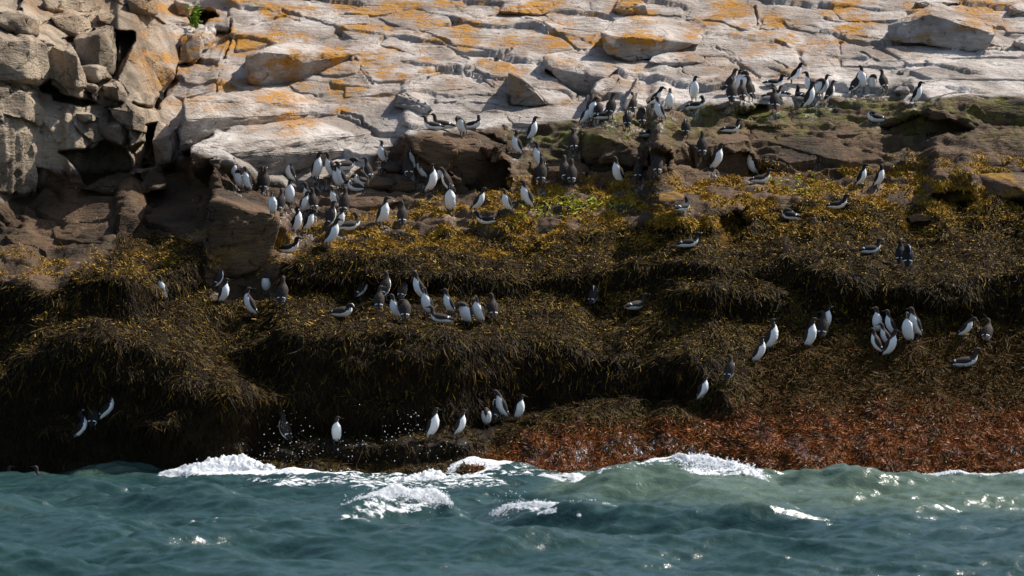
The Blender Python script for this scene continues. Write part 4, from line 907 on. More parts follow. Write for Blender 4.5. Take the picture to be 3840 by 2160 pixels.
def make_bird(species, pose, loc, yaw, hyaw, hpitch, lean, scale, fluff, sd):
    g = np.random.default_rng(sd)
    sp, dpar = catmull(SPINES[pose], NS)
    if species == 'razorbill':                      # heavier head, thicker neck
        w = sstep(0.62, 0.75, np.linspace(0, 1, NS)); sp[:, 2:4] *= (1 + 0.13 * w)[:, None]
    c = sp[:, :2]; rs = sp[:, 2] * fluff; rd = sp[:, 3] * fluff; dark = np.radians(sp[:, 4])
    tg = np.gradient(c, axis=0); tg /= np.linalg.norm(tg, axis=1)[:, None] + 1e-9
    dv = np.stack([-tg[:, 1], tg[:, 0]], 1)
    un = np.linspace(0, 1, NS)
    s_neck, s_head = dpar[7], dpar[10]
    piv = np.array([np.interp(s_neck, un, c[:, 0]), 0, np.interp(s_neck, un, c[:, 1])])
    hv = c[-1] - c[-4]; Rz = Matrix.Rotation(lean, 3, 'Y'); Ryaw = Matrix.Rotation(yaw, 3, 'Z')
    def deform(V, s):
        V = np.array(V, float); w = sstep(s_neck, s_head, np.asarray(s, float))
        if hpitch:
            a = hpitch * w; q = V - piv
            x = q[:, 0] * np.cos(a) + q[:, 2] * np.sin(a); z = -q[:, 0] * np.sin(a) + q[:, 2] * np.cos(a)
            V = np.stack([x, q[:, 1], z], 1) + piv
        if hyaw:
            a = hyaw * w; q = V - piv
            x = q[:, 0] * np.cos(a) - q[:, 1] * np.sin(a); y = q[:, 0] * np.sin(a) + q[:, 1] * np.cos(a)
            V = np.stack([x, y, q[:, 2]], 1) + piv
        M = np.array(Rz)
        return (V @ M.T) * scale
    ang = np.linspace(0, 2 * np.pi, NA, endpoint=False) + np.pi / NA
    def surf(s, a, off=0.0):
        """points on the body at spine position s and angle a from the back"""
        cx_, cz_ = np.interp(s, un, c[:, 0]), np.interp(s, un, c[:, 1])
        R1, R2 = np.interp(s, un, rs) + off, np.interp(s, un, rd) + off
        dx_, dz_ = np.interp(s, un, dv[:, 0]), np.interp(s, un, dv[:, 1])
        return np.stack([cx_ + dx_ * np.cos(a) * R2, np.sin(a) * R1, cz_ + dz_ * np.cos(a) * R2], -1)
    SS, AA = np.meshgrid(un, ang, indexing='ij')
    belly = 1 + 0.0 * AA
    V = surf(SS.ravel(), AA.ravel())
    V += np.stack([g.normal(0, .0012, len(V))] * 3, 1) * (SS.ravel() < s_neck)[:, None]
    V = np.concatenate([V, surf(np.array([0, 1.0]), np.array([0, 0.]), -0.02) * 0 + np.array([[c[0, 0] - .006, 0, c[0, 1] - .004], [c[-1, 0] + .004, 0, c[-1, 1]]])])
    sv = np.concatenate([SS.ravel(), [0, 1]])
    i = np.arange(NS * NA).reshape(NS, NA); j = np.roll(i, -1, 1)
    F = np.stack([i[:-1], j[:-1], j[1:], i[1:]], -1).reshape(-1, 4)
    am = np.minimum(ang + np.pi / NA, 2 * np.pi - ang - np.pi / NA); am = np.abs(np.where(ang + np.pi / NA > np.pi, 2 * np.pi - (ang + np.pi / NA), ang + np.pi / NA))
    MI = (am[None, :] >= (0.5 * (dark[:-1] + dark[1:]))[:, None]).astype(int).ravel()
    faces = F.tolist() + [[NS * NA, (k + 1) % NA, k] for k in range(NA)] + [[NS * NA + 1, (NS - 1) * NA + k, (NS - 1) * NA + (k + 1) % NA] for k in range(NA)]
    MI = MI.tolist() + [0] * (2 * NA)
    raz = species == 'razorbill'
    dk, wg = (M_BLACK, M_KWING) if raz else (M_BROWN, M_BWING)
    e = bpy.data.objects.new(species, None); COL.objects.link(e)
    e.location = loc; e.rotation_euler = (0, 0, yaw); e.empty_display_size = 0.1
    mesh_obj('body', deform(V, sv), faces, [dk, M_WHITE], e, mat_idx=MI)
    # bill
    hd = c[-1] - c[-5]; hd /= np.linalg.norm(hd); up = np.array([-hd[1], hd[0]])
    if pose in ('hunch', 'tuck', 'sittuck'): pass
    if raz: prof = [(-.006, 0, .0085, .0135), (.010, .001, .0065, .0150), (.024, .000, .0050, .0145), (.036, -.003, .0035, .0105), (.043, -.008, .001, .003)]
    else: prof = [(-.006, 0, .0075, .0095), (.012, .000, .0058, .0078), (.030, -.001, .0042, .0058), (.046, -.003, .0026, .0036), (.058, -.006, .0006, .001)]
    bv, bf, bmi = [], [], []
    for (f_, u_, w_, h_) in prof:
        o = c[-1] + hd * f_ + up * u_
        for k in range(8):
            a = 2 * math.pi * k / 8; q = o + up * h_ * math.cos(a); bv.append((q[0], w_ * math.sin(a), q[1]))
    for s_ in range(len(prof) - 1):
        for k in range(8): bf.append([s_ * 8 + k, s_ * 8 + (k + 1) % 8, s_ * 8 + 8 + (k + 1) % 8, s_ * 8 + 8 + k]); bmi.append(0)
    bf.append([len(bv) - 8 + k for k in range(8)]); bmi.append(0)
    bl = mesh_obj('bill', deform(bv, np.ones(len(bv))), bf, [M_BILL], e)
    if raz:     # white band across the bill and white line to the eye
        sv_, sf_ = [], []
        for f_ in (.017, .0205):
            o = c[-1] + hd * f_
            for k in range(8):
                a = 2 * math.pi * k / 8; q = o + up * 0.0158 * math.cos(a); sv_.append((q[0], .0064 * math.sin(a), q[1]))
        for k in range(8): sf_.append([k, (k + 1) % 8, 8 + (k + 1) % 8, 8 + k])
        mesh_obj('bill_band', deform(sv_, np.ones(16)), sf_, M_WHITE, bl)
    for s_ in (-1, 1):      # eyes
        q = surf(np.array([dpar[11] * .5 + dpar[12] * .5]), np.array([s_ * 1.25]), 0.0005)[0]
        ev, ef = [], []
        for la in range(5):
            for lo_ in range(6):
                t_, f_ = math.pi * la / 4, 2 * math.pi * lo_ / 6
                ev.append((q[0] + .0045 * math.sin(t_) * math.cos(f_), q[1] + .0045 * math.sin(t_) * math.sin(f_), q[2] + .0045 * math.cos(t_)))
        for la in range(4):
            for lo_ in range(6): ef.append([la * 6 + lo_, la * 6 + (lo_ + 1) % 6, la * 6 + 6 + (lo_ + 1) % 6, la * 6 + 6 + lo_])
        mesh_obj('eye', deform(ev, np.ones(30)), ef, M_EYE, e)
    # folded wings: shoulder to wing tip over the rump
    for s_ in (-1, 1):
        nu, nv = 20, 8
        uu = np.linspace(0, 1, nu); s0, s1 = dpar[6] * 1.0, dpar[1] * 0.55
        su = s0 + (s1 - s0) * uu
        lo_a = np.radians(np.interp(uu, [0, .12, .5, .8, 1], [62, 30, 16, 18, 34])); hi_a = np.radians(np.interp(uu, [0, .1, .35, .65, .85, 1], [80, 98, 104, 92, 66, 42]))
        vv = np.linspace(0, 1, nv)
        A_ = lo_a[:, None] + (hi_a - lo_a)[:, None] * vv[None]; S_ = np.repeat(su[:, None], nv, 1)
        bulge = 0.0035 + 0.0075 * np.sin(np.pi * vv)[None] * np.interp(uu, [0, .15, .7, 1], [.3, 1, .9, .5])[:, None] + 0.010 * sstep(.7, 1, uu)[:, None]
        Wv = surf(S_.ravel(), s_ * A_.ravel(), bulge.ravel())
        In = surf(S_.ravel(), s_ * A_.ravel(), bulge.ravel() - 0.009)
        wi = np.arange(nu * nv).reshape(nu, nv)
        top = np.stack([wi[:-1, :-1], wi[:-1, 1:], wi[1:, 1:], wi[1:, :-1]], -1).reshape(-1, 4)
        b_ = nu * nv
        ring = np.concatenate([wi[0, :], wi[1:, -1], wi[-1, -2::-1], wi[-2:0:-1, 0]])
        rim = [[ring[k], ring[(k + 1) % len(ring)], ring[(k + 1) % len(ring)] + b_, ring[k] + b_] for k in range(len(ring))]
        fc = top.tolist() + (top[:, ::-1] + b_).tolist() + [[int(q) for q in f_] for f_ in rim]
        bar = np.zeros((nu - 1, nv - 1), int); bar[13, 0:5] = 1
        mi = bar.ravel().tolist() + [0] * len(top) + [0] * len(rim)
        mesh_obj('wing', deform(np.concatenate([Wv, In]), np.zeros(2 * b_)), fc, [wg, M_WHITE], e, mat_idx=mi)
    # legs and webbed feet
    if pose not in ('sit', 'sittuck'):
        for s_ in (-1, 1):
            y = .032 * s_; fx = 0.0 if pose != 'x' else 0
            lv = []
            for (x_, z_, r_) in ((-.022, .085, .010), (-.020, .045, .0075), (-.016, .012, .0065), (-.016, .002, .0065)):
                for k in range(6): lv.append((x_ + r_ * math.cos(k * math.pi / 3), y + r_ * math.sin(k * math.pi / 3), z_))
            lf = [[r_ * 6 + k, r_ * 6 + (k + 1) % 6, r_ * 6 + 6 + (k + 1) % 6, r_ * 6 + 6 + k] for r_ in range(3) for k in range(6)]
            b0 = len(lv)
            toes = [(-.026, 0), (.034, -.024), (.030, -.010), (.044, 0), (.030, .010), (.034, .024)]
            for z_ in (.009, .001):
                for (x_, dy_) in toes: lv.append((x_ * 1.0, y + dy_, z_ if x_ < 0 or z_ < .005 else .005))
            lf += [[b0 + 0, b0 + 1, b0 + 2, b0 + 3], [b0 + 0, b0 + 3, b0 + 4, b0 + 5]]
            lf += [[b0 + k, b0 + 6 + k, b0 + 6 + (k + 1) % 6, b0 + (k + 1) % 6] for k in range(6)]
            ft = np.array(lv) * scale          # the feet stay flat whatever the lean
            mesh_obj('foot', ft, lf, M_FOOT, e, smooth=False)
    return e

# where the photograph shows each bird: enlargement, x, y of the feet, y of the crown, heading (0 = facing the open end of the cove on the
# picture's far side, 90 = away, 180, 270 = towards us), head turn, pose, kind, label
ORG['M'] = (850, 550)
def mm(x): return x
G_, R_ = 'guillemot', 'razorbill'
BIRDS = [
 ('B', 690, 980, 888, 190, 0, 'sit', G_, 'guillemot squatting nearest on the rim of the flat-topped boulder'),
 ('B', 765, 976, 866, 170, 25, 'sit', G_, 'guillemot squatting behind another at the rim of the flat-topped boulder', ),
 ('B', 905, 1035, 890, 235, 10, 'hunch', G_, 'guillemot on the flat-topped boulder bending its head down to preen its breast'),
 ('B', 995, 974, 878, 330, 120, 'sit', R_, 'auk sitting on pale rock behind the preening bird, head turned back'),
 ('B', 1440, 1078, 895, 322, 25, 'stand', G_, 'tall guillemot alone on mossy rock with bill held level and white breast bright'),
 ('B', 1325, 1186, 1003, 205, -10, 'stand', G_, 'guillemot with upraised bill standing near the edge of the flat-topped boulder'),
 ('B', 1755, 1166, 980, 95, 75, 'stand', G_, 'dark-backed guillemot beside the pyramid-shaped rock looking sideways'),
 ('B', 1490, 1300, 1090, 205, 0, 'stand', G_, 'white-breasted guillemot half hidden by the dark-backed one in front of it'),
 ('B', 1510, 1412, 1195, 88, 0, 'stand', G_, 'dark-backed guillemot standing directly in front of a white-breasted one'),
 ('B', 1690, 1396, 1188, 105, -10, 'stand', G_, 'rear bird of a close pair of dark-backed guillemots on the brown shelf'),
 ('B', 1738, 1412, 1215, 88, 0, 'stand', G_, 'front bird of a close pair of dark-backed guillemots on the brown shelf'),
 ('B', 2085, 1412, 1197, 225, -35, 'stand', G_, 'white-fronted guillemot holding its bill level below the pyramid-shaped rock'),
 ('B', 2240, 1382, 1205, 84, 0, 'stand', G_, 'dark-backed guillemot on its own between a white-fronted and a hunched one'),
 ('B', 2385, 1346, 1190, 88, 60, 'hunch', G_, 'hunched dark-backed guillemot at the edge of the black slot in the rock'),
 ('B', 1832, 960, 790, 318, 0, 'stand', G_, 'guillemot leaning with ragged white flank at the near end of the crest cluster'),
 ('B', 1893, 928, 742, 292, 35, 'stand', G_, 'white-fronted guillemot with bowed head in the cluster on the mossy crest'),
 ('B', 1882, 880, 730, 60, 20, 'stand', G_, 'guillemot showing only head and shoulder behind the bowed white-fronted one'),
 ('B', 1940, 912, 788, 70, 40, 'hunch', G_, 'hunched dark bird wedged behind the bowed white-fronted guillemot'),
 ('B', 1985, 905, 835, 10, 0, 'sittuck', R_, 'small auk sitting low between two standing birds in the mossy crest cluster'),
 ('B', 2035, 905, 714, 62, -55, 'stand', G_, 'dark-backed guillemot looking over its shoulder at the far end of the crest cluster'),
 ('B', 2160, 982, 858, 88, 0, 'tuck', G_, 'round-backed guillemot with its head tucked out of sight on the mossy crest'),
 ('B', 2198, 868, 740, 90, 10, 'stand', G_, 'guillemot standing behind two dark backs by the narrow upright stone'),
 ('B', 2262, 966, 826, 95, 40, 'tuck', G_, 'dark-backed guillemot preening its shoulder next to a round-backed one'),
 ('B', 2310, 1036, 935, 50, 60, 'sit', R_, 'razorbill sitting on mossy rock with its head turned over its back'),
 ('B', 2350, 815, 670, 335, 10, 'stand', R_, 'thick-billed razorbill leaning forward behind the guillemot with folded wings'),
 ('B', 2400, 921, 745, 212, 10, 'stand', G_, 'guillemot with drooped wing standing in front of a thick-billed razorbill'),
 ('B', 2480, 846, 685, 268, 0, 'stand', G_, 'upright all-white-fronted guillemot on the mossy crest, bill hidden'),
 ('B', 307, 1246, 1106, 228, 0, 'stand', G_, 'guillemot standing by itself in front of the whale-backed boulder, bill pointed at the sky'),
 ('B', 200, 1372, 1225, 140, 35, 'stand', G_, 'guillemot behind the pale-rimmed brown rock looking sideways'),
 ('B', 108, 1446, 1375, 200, 150, 'sittuck', G_, 'guillemot lying with its head curled over its white flank on the shelf'),
 ('B', 152, 1402, 1350, 210, 150, 'sittuck', G_, 'guillemot lying just behind another curled-up one on the shelf'),
 ('B', 440, 1310, 1195, 20, 0, 'sit', G_, 'crouching guillemot with white flank beside the small black rock'),
 ('B', 503, 1362, 1167, 100, 0, 'stand', G_, 'dark-backed guillemot standing on the pale-rimmed brown rock'),
 ('B', 530, 1300, 1160, 250, 20, 'stand', G_, 'guillemot peering out behind the dark-backed one on the pale-rimmed rock'),
 ('B', 606, 1327, 1137, 215, -15, 'stand', G_, 'guillemot with a long white breast facing the dark-backed one'),
 ('B', 722, 1330, 1195, 345, 0, 'hunch', G_, 'guillemot drooping its head by the black hollow of the flat-topped boulder'),
 ('B', 678, 1474, 1245, 322, 20, 'stand', G_, 'tall guillemot raising its bill in front of the drooping one'),
 ('B', 802, 1470, 1270, 160, 40, 'stand', G_, 'guillemot stooping its head towards the tall one with a raised bill'),
 ('E', 822, 172, -60, 272, 0, 'stand', G_, 'guillemot seen squarely from the front, white belly glowing, on golden weed'),
 ('B', 35, 1286, 1195, 30, 140, 'sittuck', G_, 'white-bellied auk bent over preening behind the billing pair'),
 ('M', 1558, 600, 235, 205, -10, 'stand', G_, 'guillemot with a ruffled flank standing below the preening white-bellied auk'),
 ('M', 1500, 590, 300, 225, 0, 'stand', G_, 'guillemot almost hidden behind the one with a ruffled flank'),
 ('M', 115, 485, 282, 235, 30, 'stand', G_, 'guillemot peeping out behind the white bird at the end of the dark block'),
 ('M', 172, 600, 335, 255, 60, 'hunch', G_, 'broad white-breasted guillemot preening at the end of the great dark block'),
 ('M', 275, 606, 372, 235, -10, 'stand', G_, 'smaller white-breasted guillemot pressed against the broad preening one'),
 ('M', 462, 600, 338, 70, 0, 'stand', G_, 'guillemot standing close behind the dark-backed one on the great dark block'),
 ('M', 516, 662, 305, 80, 0, 'stand', G_, 'dark-backed guillemot standing upright on the streaked top of the great dark block'),
 ('M', 850, 510, 168, 208, 0, 'stand', G_, 'guillemot with a straight neck standing just below the whale-backed boulder'),
 ('M', 1228, 482, 105, 300, 40, 'stand', G_, 'white-fronted guillemot of the billing pair by the small black ledge rock'),
 ('M', 1405, 464, 110, 205, -20, 'stand', G_, 'dark-sided guillemot of the billing pair by the small black ledge rock'),
 ('M', 725, 948, 592, 75, 20, 'stand', G_, 'guillemot half hidden behind the white-fronted one above the dark block face'),
 ('M', 626, 956, 645, 272, 0, 'stand', G_, 'white-fronted guillemot looking down at the brink of the dark block face'),
 ('M', 855, 832, 470, 282, 30, 'stand', G_, 'white-fronted guillemot in the middle of the streaked shelf looking aside'),
 ('M', 1130, 850, 512, 200, 0, 'stand', G_, 'guillemot of which little but the head shows over two others'),
 ('M', 1178, 912, 588, 110, 75, 'stand', G_, 'guillemot with its dark back beside a white-breasted one on the streaked shelf'),
 ('M', 1042, 932, 642, 305, 30, 'stand', G_, 'white-breasted guillemot leaning against a dark-backed one on the streaked shelf'),
 ('M', 950, 1206, 852, 328, 10, 'stand', R_, 'white-cheeked auk looking up at the corner above the dark block face'),
 ('M', 1105, 1182, 882, 328, 0, 'stand', R_, 'white-cheeked auk lowering its bill beside its upward-looking neighbour'),
 ('M', 1472, 872, 580, 222, -15, 'stand', G_, 'white-fronted guillemot facing away from a glossy dark-necked one'),
 ('M', 1600, 960, 577, 78, 30, 'stand', G_, 'glossy dark-necked guillemot standing sideways on the shelf'),
 ('M', 1420, 1130, 770, 50, -50, 'stand', G_, 'dark hunched guillemot behind two white-sided birds near the brown ledge'),
 ('M', 1512, 1166, 846, 318, 0, 'stand', G_, 'white-sided guillemot standing right behind a leaning one near the ledge'),
 ('M', 1400, 1382, 985, 322, 10, 'stand', G_, 'leaning guillemot with a fluffy white side at the top edge of the weed'),
 ('M', 1660, 1150, 862, 25, 120, 'sit', G_, 'brown-winged guillemot squatting on the brown ledge, looking back'),
 ('M', 835, 1450, 1242, 352, 0, 'sit', R_, 'razorbill crouching on the weedy lip with tail cocked out over the drop'),
 ('E', 1022, 160, -25, 332, 0, 'stand', G_, 'guillemot leaning with dark back beside the small crouching razorbill'),
 ('E', 1250, 165, 40, 220, -20, 'stand', G_, 'guillemot half sunk behind the grey knob of rock'),
 ('E', 1402, 142, -70, 210, -10, 'stand', G_, 'guillemot standing at the edge of the bright green sea lettuce'),
 ('E', 1098, 247, 163, 190, 0, 'sit', R_, 'razorbill crouching flat on the brown ledge below the leaning guillemot'),
 ('E', 312, 271, 55, 318, 0, 'stand', G_, 'guillemot with an upstretched neck at the top of the golden weed'),
 ('E', 461, 277, 80, 92, 70, 'stand', G_, 'dark-backed guillemot at the top of the golden weed, head in profile'),
 ('E', 152, 816, 610, 18, 0, 'stand', G_, 'guillemot touching bills with its partner, back one of the ledge row'),
 ('E', 332, 820, 615, 55, 100, 'stand', G_, 'guillemot touching bills from the other side in the ledge row'),
 ('E', 285, 912, 730, 92, -75, 'stand', G_, 'dark-backed guillemot below the bill-touching pair, head in profile'),
 ('E', 460, 806, 632, 65, -55, 'stand', G_, 'guillemot bowing its head between the bill-touching pair and a long-billed one'),
 ('E', 590, 838, 615, 208, -20, 'stand', G_, 'long-necked guillemot with level bill at the rear of the ledge row'),
 ('E', 652, 952, 735, 232, 20, 'stand', G_, 'slim white-fronted guillemot facing the sea in the middle of the ledge row'),
 ('E', 412, 976, 785, 225, -25, 'stand', G_, 'white-fronted guillemot tucked in behind a stooping dark-backed one'),
 ('E', 482, 992, 826, 92, 70, 'hunch', G_, 'stooping dark-backed guillemot overlapping a white-fronted one'),
 ('E', 810, 936, 790, 215, -20, 'stand', G_, 'guillemot standing behind the squatting bird in the ledge row'),
 ('E', 752, 992, 870, 165, -10, 'sit', G_, 'guillemot squatting flat among the standing birds of the ledge row'),
 ('E', 940, 1020, 845, 245, -40, 'hunch', G_, 'white-fronted guillemot bending its dark head down at the lip of the wall'),
 ('E', 1042, 1010, 795, 238, 10, 'stand', G_, 'white-fronted guillemot leaning beside the one bending its head down'),
 ('E', 1145, 976, 780, 100, 60, 'stand', G_, 'last dark-backed guillemot at the open end of the ledge row'),
 ('E', 1905, 866, 765, 60, 30, 'tuck', G_, 'round headless-looking guillemot asleep on wrack apart from the others'),
 ('E', 2228, 892, 775, 35, -25, 'sit', G_, 'brown-backed guillemot squatting on wrack near the sleeping one'),
 ('E', 5, 948, 848, 350, 150, 'sittuck', G_, 'guillemot lying on the wrack edge preening under its wing'),
 ('F', 0, 150, 62, 50, 60, 'sit', R_, 'razorbill sitting on the green-capped rock amid golden weed'),
 ('F', 1165, 132, 26, 350, 0, 'sit', R_, 'razorbill sitting on golden weed near the slanting bare stone'),
 ('F', 815, 216, 130, 150, 40, 'sittuck', R_, 'razorbill asleep in a hollow of the golden weed'),
 ('F', 45, 420, 338, 8, 0, 'sit', R_, 'razorbill lying on the weed brow above the wide dark wall'),
 ('F', 1420, 467, 366, 5, 10, 'sit', R_, 'razorbill lying next to two standing black-backed birds'),
 ('F', 1642, 560, 375, 75, -30, 'stand', R_, 'rear razorbill of a black-backed pair pointing its bill up'),
 ('F', 1700, 584, 420, 82, 20, 'tuck', R_, 'front razorbill of a black-backed pair with its head drawn in'),
 ('F', 668, 1218, 980, 322, 20, 'stand', G_, 'guillemot with its head flung up at the top of the red slope'),
 ('F', 562, 1310, 1105, 318, 0, 'stand', G_, 'guillemot leaning below the one with its head flung up'),
 ('F', 352, 1440, 1275, 55, 110, 'stand', G_, 'dark guillemot half behind the ridge above the black cleft'),
 ('F', 155, 1590, 1403, 328, 0, 'stand', G_, 'guillemot standing at the mouth of the black cleft in the red slope'),
 ('F', 966, 1202, 970, 312, 20, 'stand', G_, 'white-sided guillemot in front of the dark-backed one on the red slope'),
 ('F', 1058, 1122, 915, 68, 90, 'stand', G_, 'dark-backed guillemot standing behind a white-sided one on the red slope'),
 ('F', 1086, 1060, 915, 290, 30, 'stand', R_, 'razorbill peeping out behind the dark-backed guillemot on the red slope'),
 ('F', 1470, 1080, 885, 245, -40, 'stand', G_, 'white-fronted guillemot at the back of the largest group on the red slope'),
 ('F', 1568, 1102, 906, 190, 0, 'stand', G_, 'brown-sided guillemot beside the white-fronted one at the back of the group'),
 ('F', 1465, 1232, 1067, 165, 0, 'stand', G_, 'dark crouching guillemot at the front of the largest group'),
 ('F', 1545, 1190, 1042, 190, -10, 'stand', G_, 'guillemot squeezed between the crouching one and the leaning one'),
 ('F', 1555, 1267, 1050, 322, 0, 'stand', G_, 'leaning guillemot with a bright side at the front of the largest group'),
 ('F', 1702, 1160, 926, 252, 10, 'stand', G_, 'plump white-fronted guillemot nearer of a pair beside the largest group'),
 ('F', 1755, 1110, 890, 218, -20, 'stand', G_, 'guillemot with level bill behind the plump white-fronted one'),
 ('F', 2110, 1118, 930, 330, 0, 'stand', G_, 'guillemot leaning far forward over its own shadow, bill pointing down'),
 ('F', 2288, 1157, 955, 62, 100, 'stand', G_, 'guillemot facing the forward-leaning one at the far end of the red slope'),
 ('F', 2130, 1328, 1183, 0, 5, 'sit', G_, 'guillemot squatting alone in the red weed with head held high'),
 ('D', 1226, 832, 660, 250, -60, 'stand', G_, 'lone white-fronted guillemot against the dark wall under the brown slope'),
 ('D', 1648, 740, 565, 35, -20, 'stand', G_, 'upper guillemot of two at the foot of the great dark block'),
 ('D', 1690, 856, 675, 328, 10, 'stand', G_, 'lower guillemot of two at the foot of the great dark block'),
 ('D', 1890, 957, 740, 200, 150, 'stand', G_, 'guillemot on hanging wrack looking back over its shoulder'),
 ('D', 2010, 778, 680, 270, 60, 'hunch', G_, 'hunched guillemot in the shade at the corner of the wall'),
 ('D', 2132, 866, 655, 75, 10, 'stand', G_, 'straight-necked dark-backed guillemot beside the hunched one in shade'),
 ('G', 838, 212, 120, 5, 0, 'sit', R_, 'upper razorbill clinging to the black weed wall above the sea'),
 ('G', 632, 366, 240, 5, 0, 'sit', R_, 'lower razorbill clinging to the black weed wall above the sea'),
 ('G', 705, 345, 215, 80, 0, 'stand', R_, 'black razorbill between the two clinging to the weed wall'),
 ('G', 2150, 450, 225, 140, 30, 'stand', G_, 'guillemot at the water\'s edge standing in flying spray'),
 ('G', 2540, 462, 290, 275, 60, 'stand', G_, 'white-fronted guillemot by the surf twisting its head to preen'),
 ('H', 695, 427, 200, 322, 10, 'stand', G_, 'white-sided guillemot by the surf, first of two looking along the shore'),
 ('H', 898, 410, 210, 332, 0, 'stand', G_, 'guillemot by the surf, second of two looking along the shore'),
 ('H', 1095, 337, 245, 270, 0, 'hunch', G_, 'guillemot bowing its brown head to the weed by the surf'),
 ('H', 1205, 277, 55, 212, -15, 'stand', G_, 'tall guillemot stretching up beside the bowing one near the surf'),
 ('H', 1342, 290, 165, 300, 40, 'stand', G_, 'guillemot sunk to its breast in wrack behind the tall stretching one'),
 ('H', 1165, 290, 205, 60, 0, 'tuck', G_, 'dark bird mostly hidden behind the tall stretching guillemot'),
 ('C', 86, 772, 590, 276, 45, 'stand', G_, 'upright guillemot with gleaming breast behind the reclining razorbill'),
 ('C', 105, 827, 730, 352, 130, 'sit', R_, 'reclining razorbill with a white flank looking backwards'),
 ('C', 25, 1042, 915, 75, 0, 'tuck', G_, 'sleeping guillemot with a white side alone on green moss'),
 ('C', 345, 715, 525, 20, 0, 'stand', G_, 'leaning dark guillemot at the back of the tight group on the crest'),
 ('C', 370, 796, 600, 86, 10, 'stand', G_, 'foremost dark-backed guillemot of the tight group on the crest'),
 ('C', 420, 700, 550, 305, 20, 'stand', G_, 'guillemot arching its neck in the tight group on the crest'),
 ('C', 478, 705, 552, 225, 90, 'hunch', G_, 'guillemot bending over its white breast in the tight group on the crest'),
 ('C', 448, 778, 612, 90, -20, 'stand', G_, 'small dark-backed guillemot in the middle of the tight group'),
 ('C', 508, 767, 585, 125, 20, 'stand', G_, 'guillemot with tilted back at the end of the tight group on the crest'),
 ('C', 685, 656, 597, 5, 0, 'sit', R_, 'razorbill lying on pale rock below the thick-billed leaning one'),
 ('C', 830, 634, 503, 338, 10, 'stand', R_, 'thick-billed razorbill leaning forward on clean pale rock'),
 ('C', 694, 848, 675, 92, 75, 'stand', G_, 'spectacled-looking guillemot in front of the dark hole in the crest'),
 ('C', 680, 748, 672, 0, 20, 'sit', G_, 'guillemot lying behind the one in front of the dark hole'),
 ('C', 735, 735, 655, 150, 20, 'sit', G_, 'guillemot lying low behind the crest with only its head showing'),
 ('C', 890, 757, 653, 110, 0, 'sit', R_, 'razorbill squatting with cocked head beside the standing group'),
 ('C', 952, 715, 573, 215, -20, 'stand', R_, 'razorbill looking away at the back of the group with a white barrel chest'),
 ('C', 1022, 737, 606, 290, 60, 'hunch', G_, 'guillemot showing a white barrel chest with its head buried'),
 ('C', 955, 836, 630, 340, 0, 'stand', G_, 'guillemot with bill level standing in front of the white barrel chest'),
 ('C', 1062, 735, 615, 335, 10, 'stand', G_, 'guillemot looking out behind the white barrel chest'),
 ('C', 1108, 777, 630, 25, -10, 'stand', G_, 'brown-winged guillemot at the end of the group on the crest'),
 ('C', 1290, 712, 560, 40, 0, 'stand', G_, 'guillemot leaning behind the big-bellied one on the highest knob'),
 ('C', 1352, 692, 512, 265, -70, 'stand', G_, 'big-bellied white guillemot on the highest knob of the wet rock'),
 ('C', 1428, 697, 608, 262, 50, 'hunch', G_, 'hunched guillemot with a white front beside the big-bellied one'),
 ('C', 1517, 702, 535, 115, 10, 'stand', G_, 'dark-backed guillemot standing apart at the end of the highest knob'),
 ('C', 1455, 922, 845, 185, 0, 'sittuck', R_, 'black-headed razorbill lying with white flank on bare wet rock'),
 ('C', 1765, 792, 690, 330, 0, 'stand', R_, 'razorbill alone on the pale rock rim above the wet boulders'),
 ('C', 365, 1002, 912, 8, 10, 'sit', R_, 'razorbill with a white-lined bill sitting on bright green moss'),
 ('C', 148, 1202, 1005, 90, 0, 'stand', G_, 'dark-backed guillemot on the rim above two white-sided ones'),
 ('C', 246, 1307, 1080, 320, 20, 'stand', G_, 'white-sided guillemot leaning below the dark-backed one on the rim'),
 ('C', 527, 1307, 1120, 215, 40, 'stand', G_, 'guillemot with a slim white front in the shadowed recess'),
 ('C', 590, 1382, 1288, 0, 0, 'sit', G_, 'guillemot lying alone on brown rock above golden weed'),
 ('C', 1345, 1422, 1275, 338, 0, 'stand', R_, 'razorbill of a billing pair on golden weed, the darker-sided one'),
 ('C', 1482, 1426, 1275, 325, 140, 'stand', R_, 'razorbill of a billing pair on golden weed, the white-fronted one'),
]
SWIMMERS = [('G', 330, 654, 578, 180, 'guillemot swimming low in the water beneath the black weed wall'),
            ('G', 15, 622, 588, 10, 'guillemot swimming at the very edge of the view, bill raised')]
ORG_SC = {'M': 0.27609}
def crop2photo(c, x, y):
    s = ORG_SC.get(c, 0.49689); return ORG[c][0] + x * s, ORG[c][1] + y * s

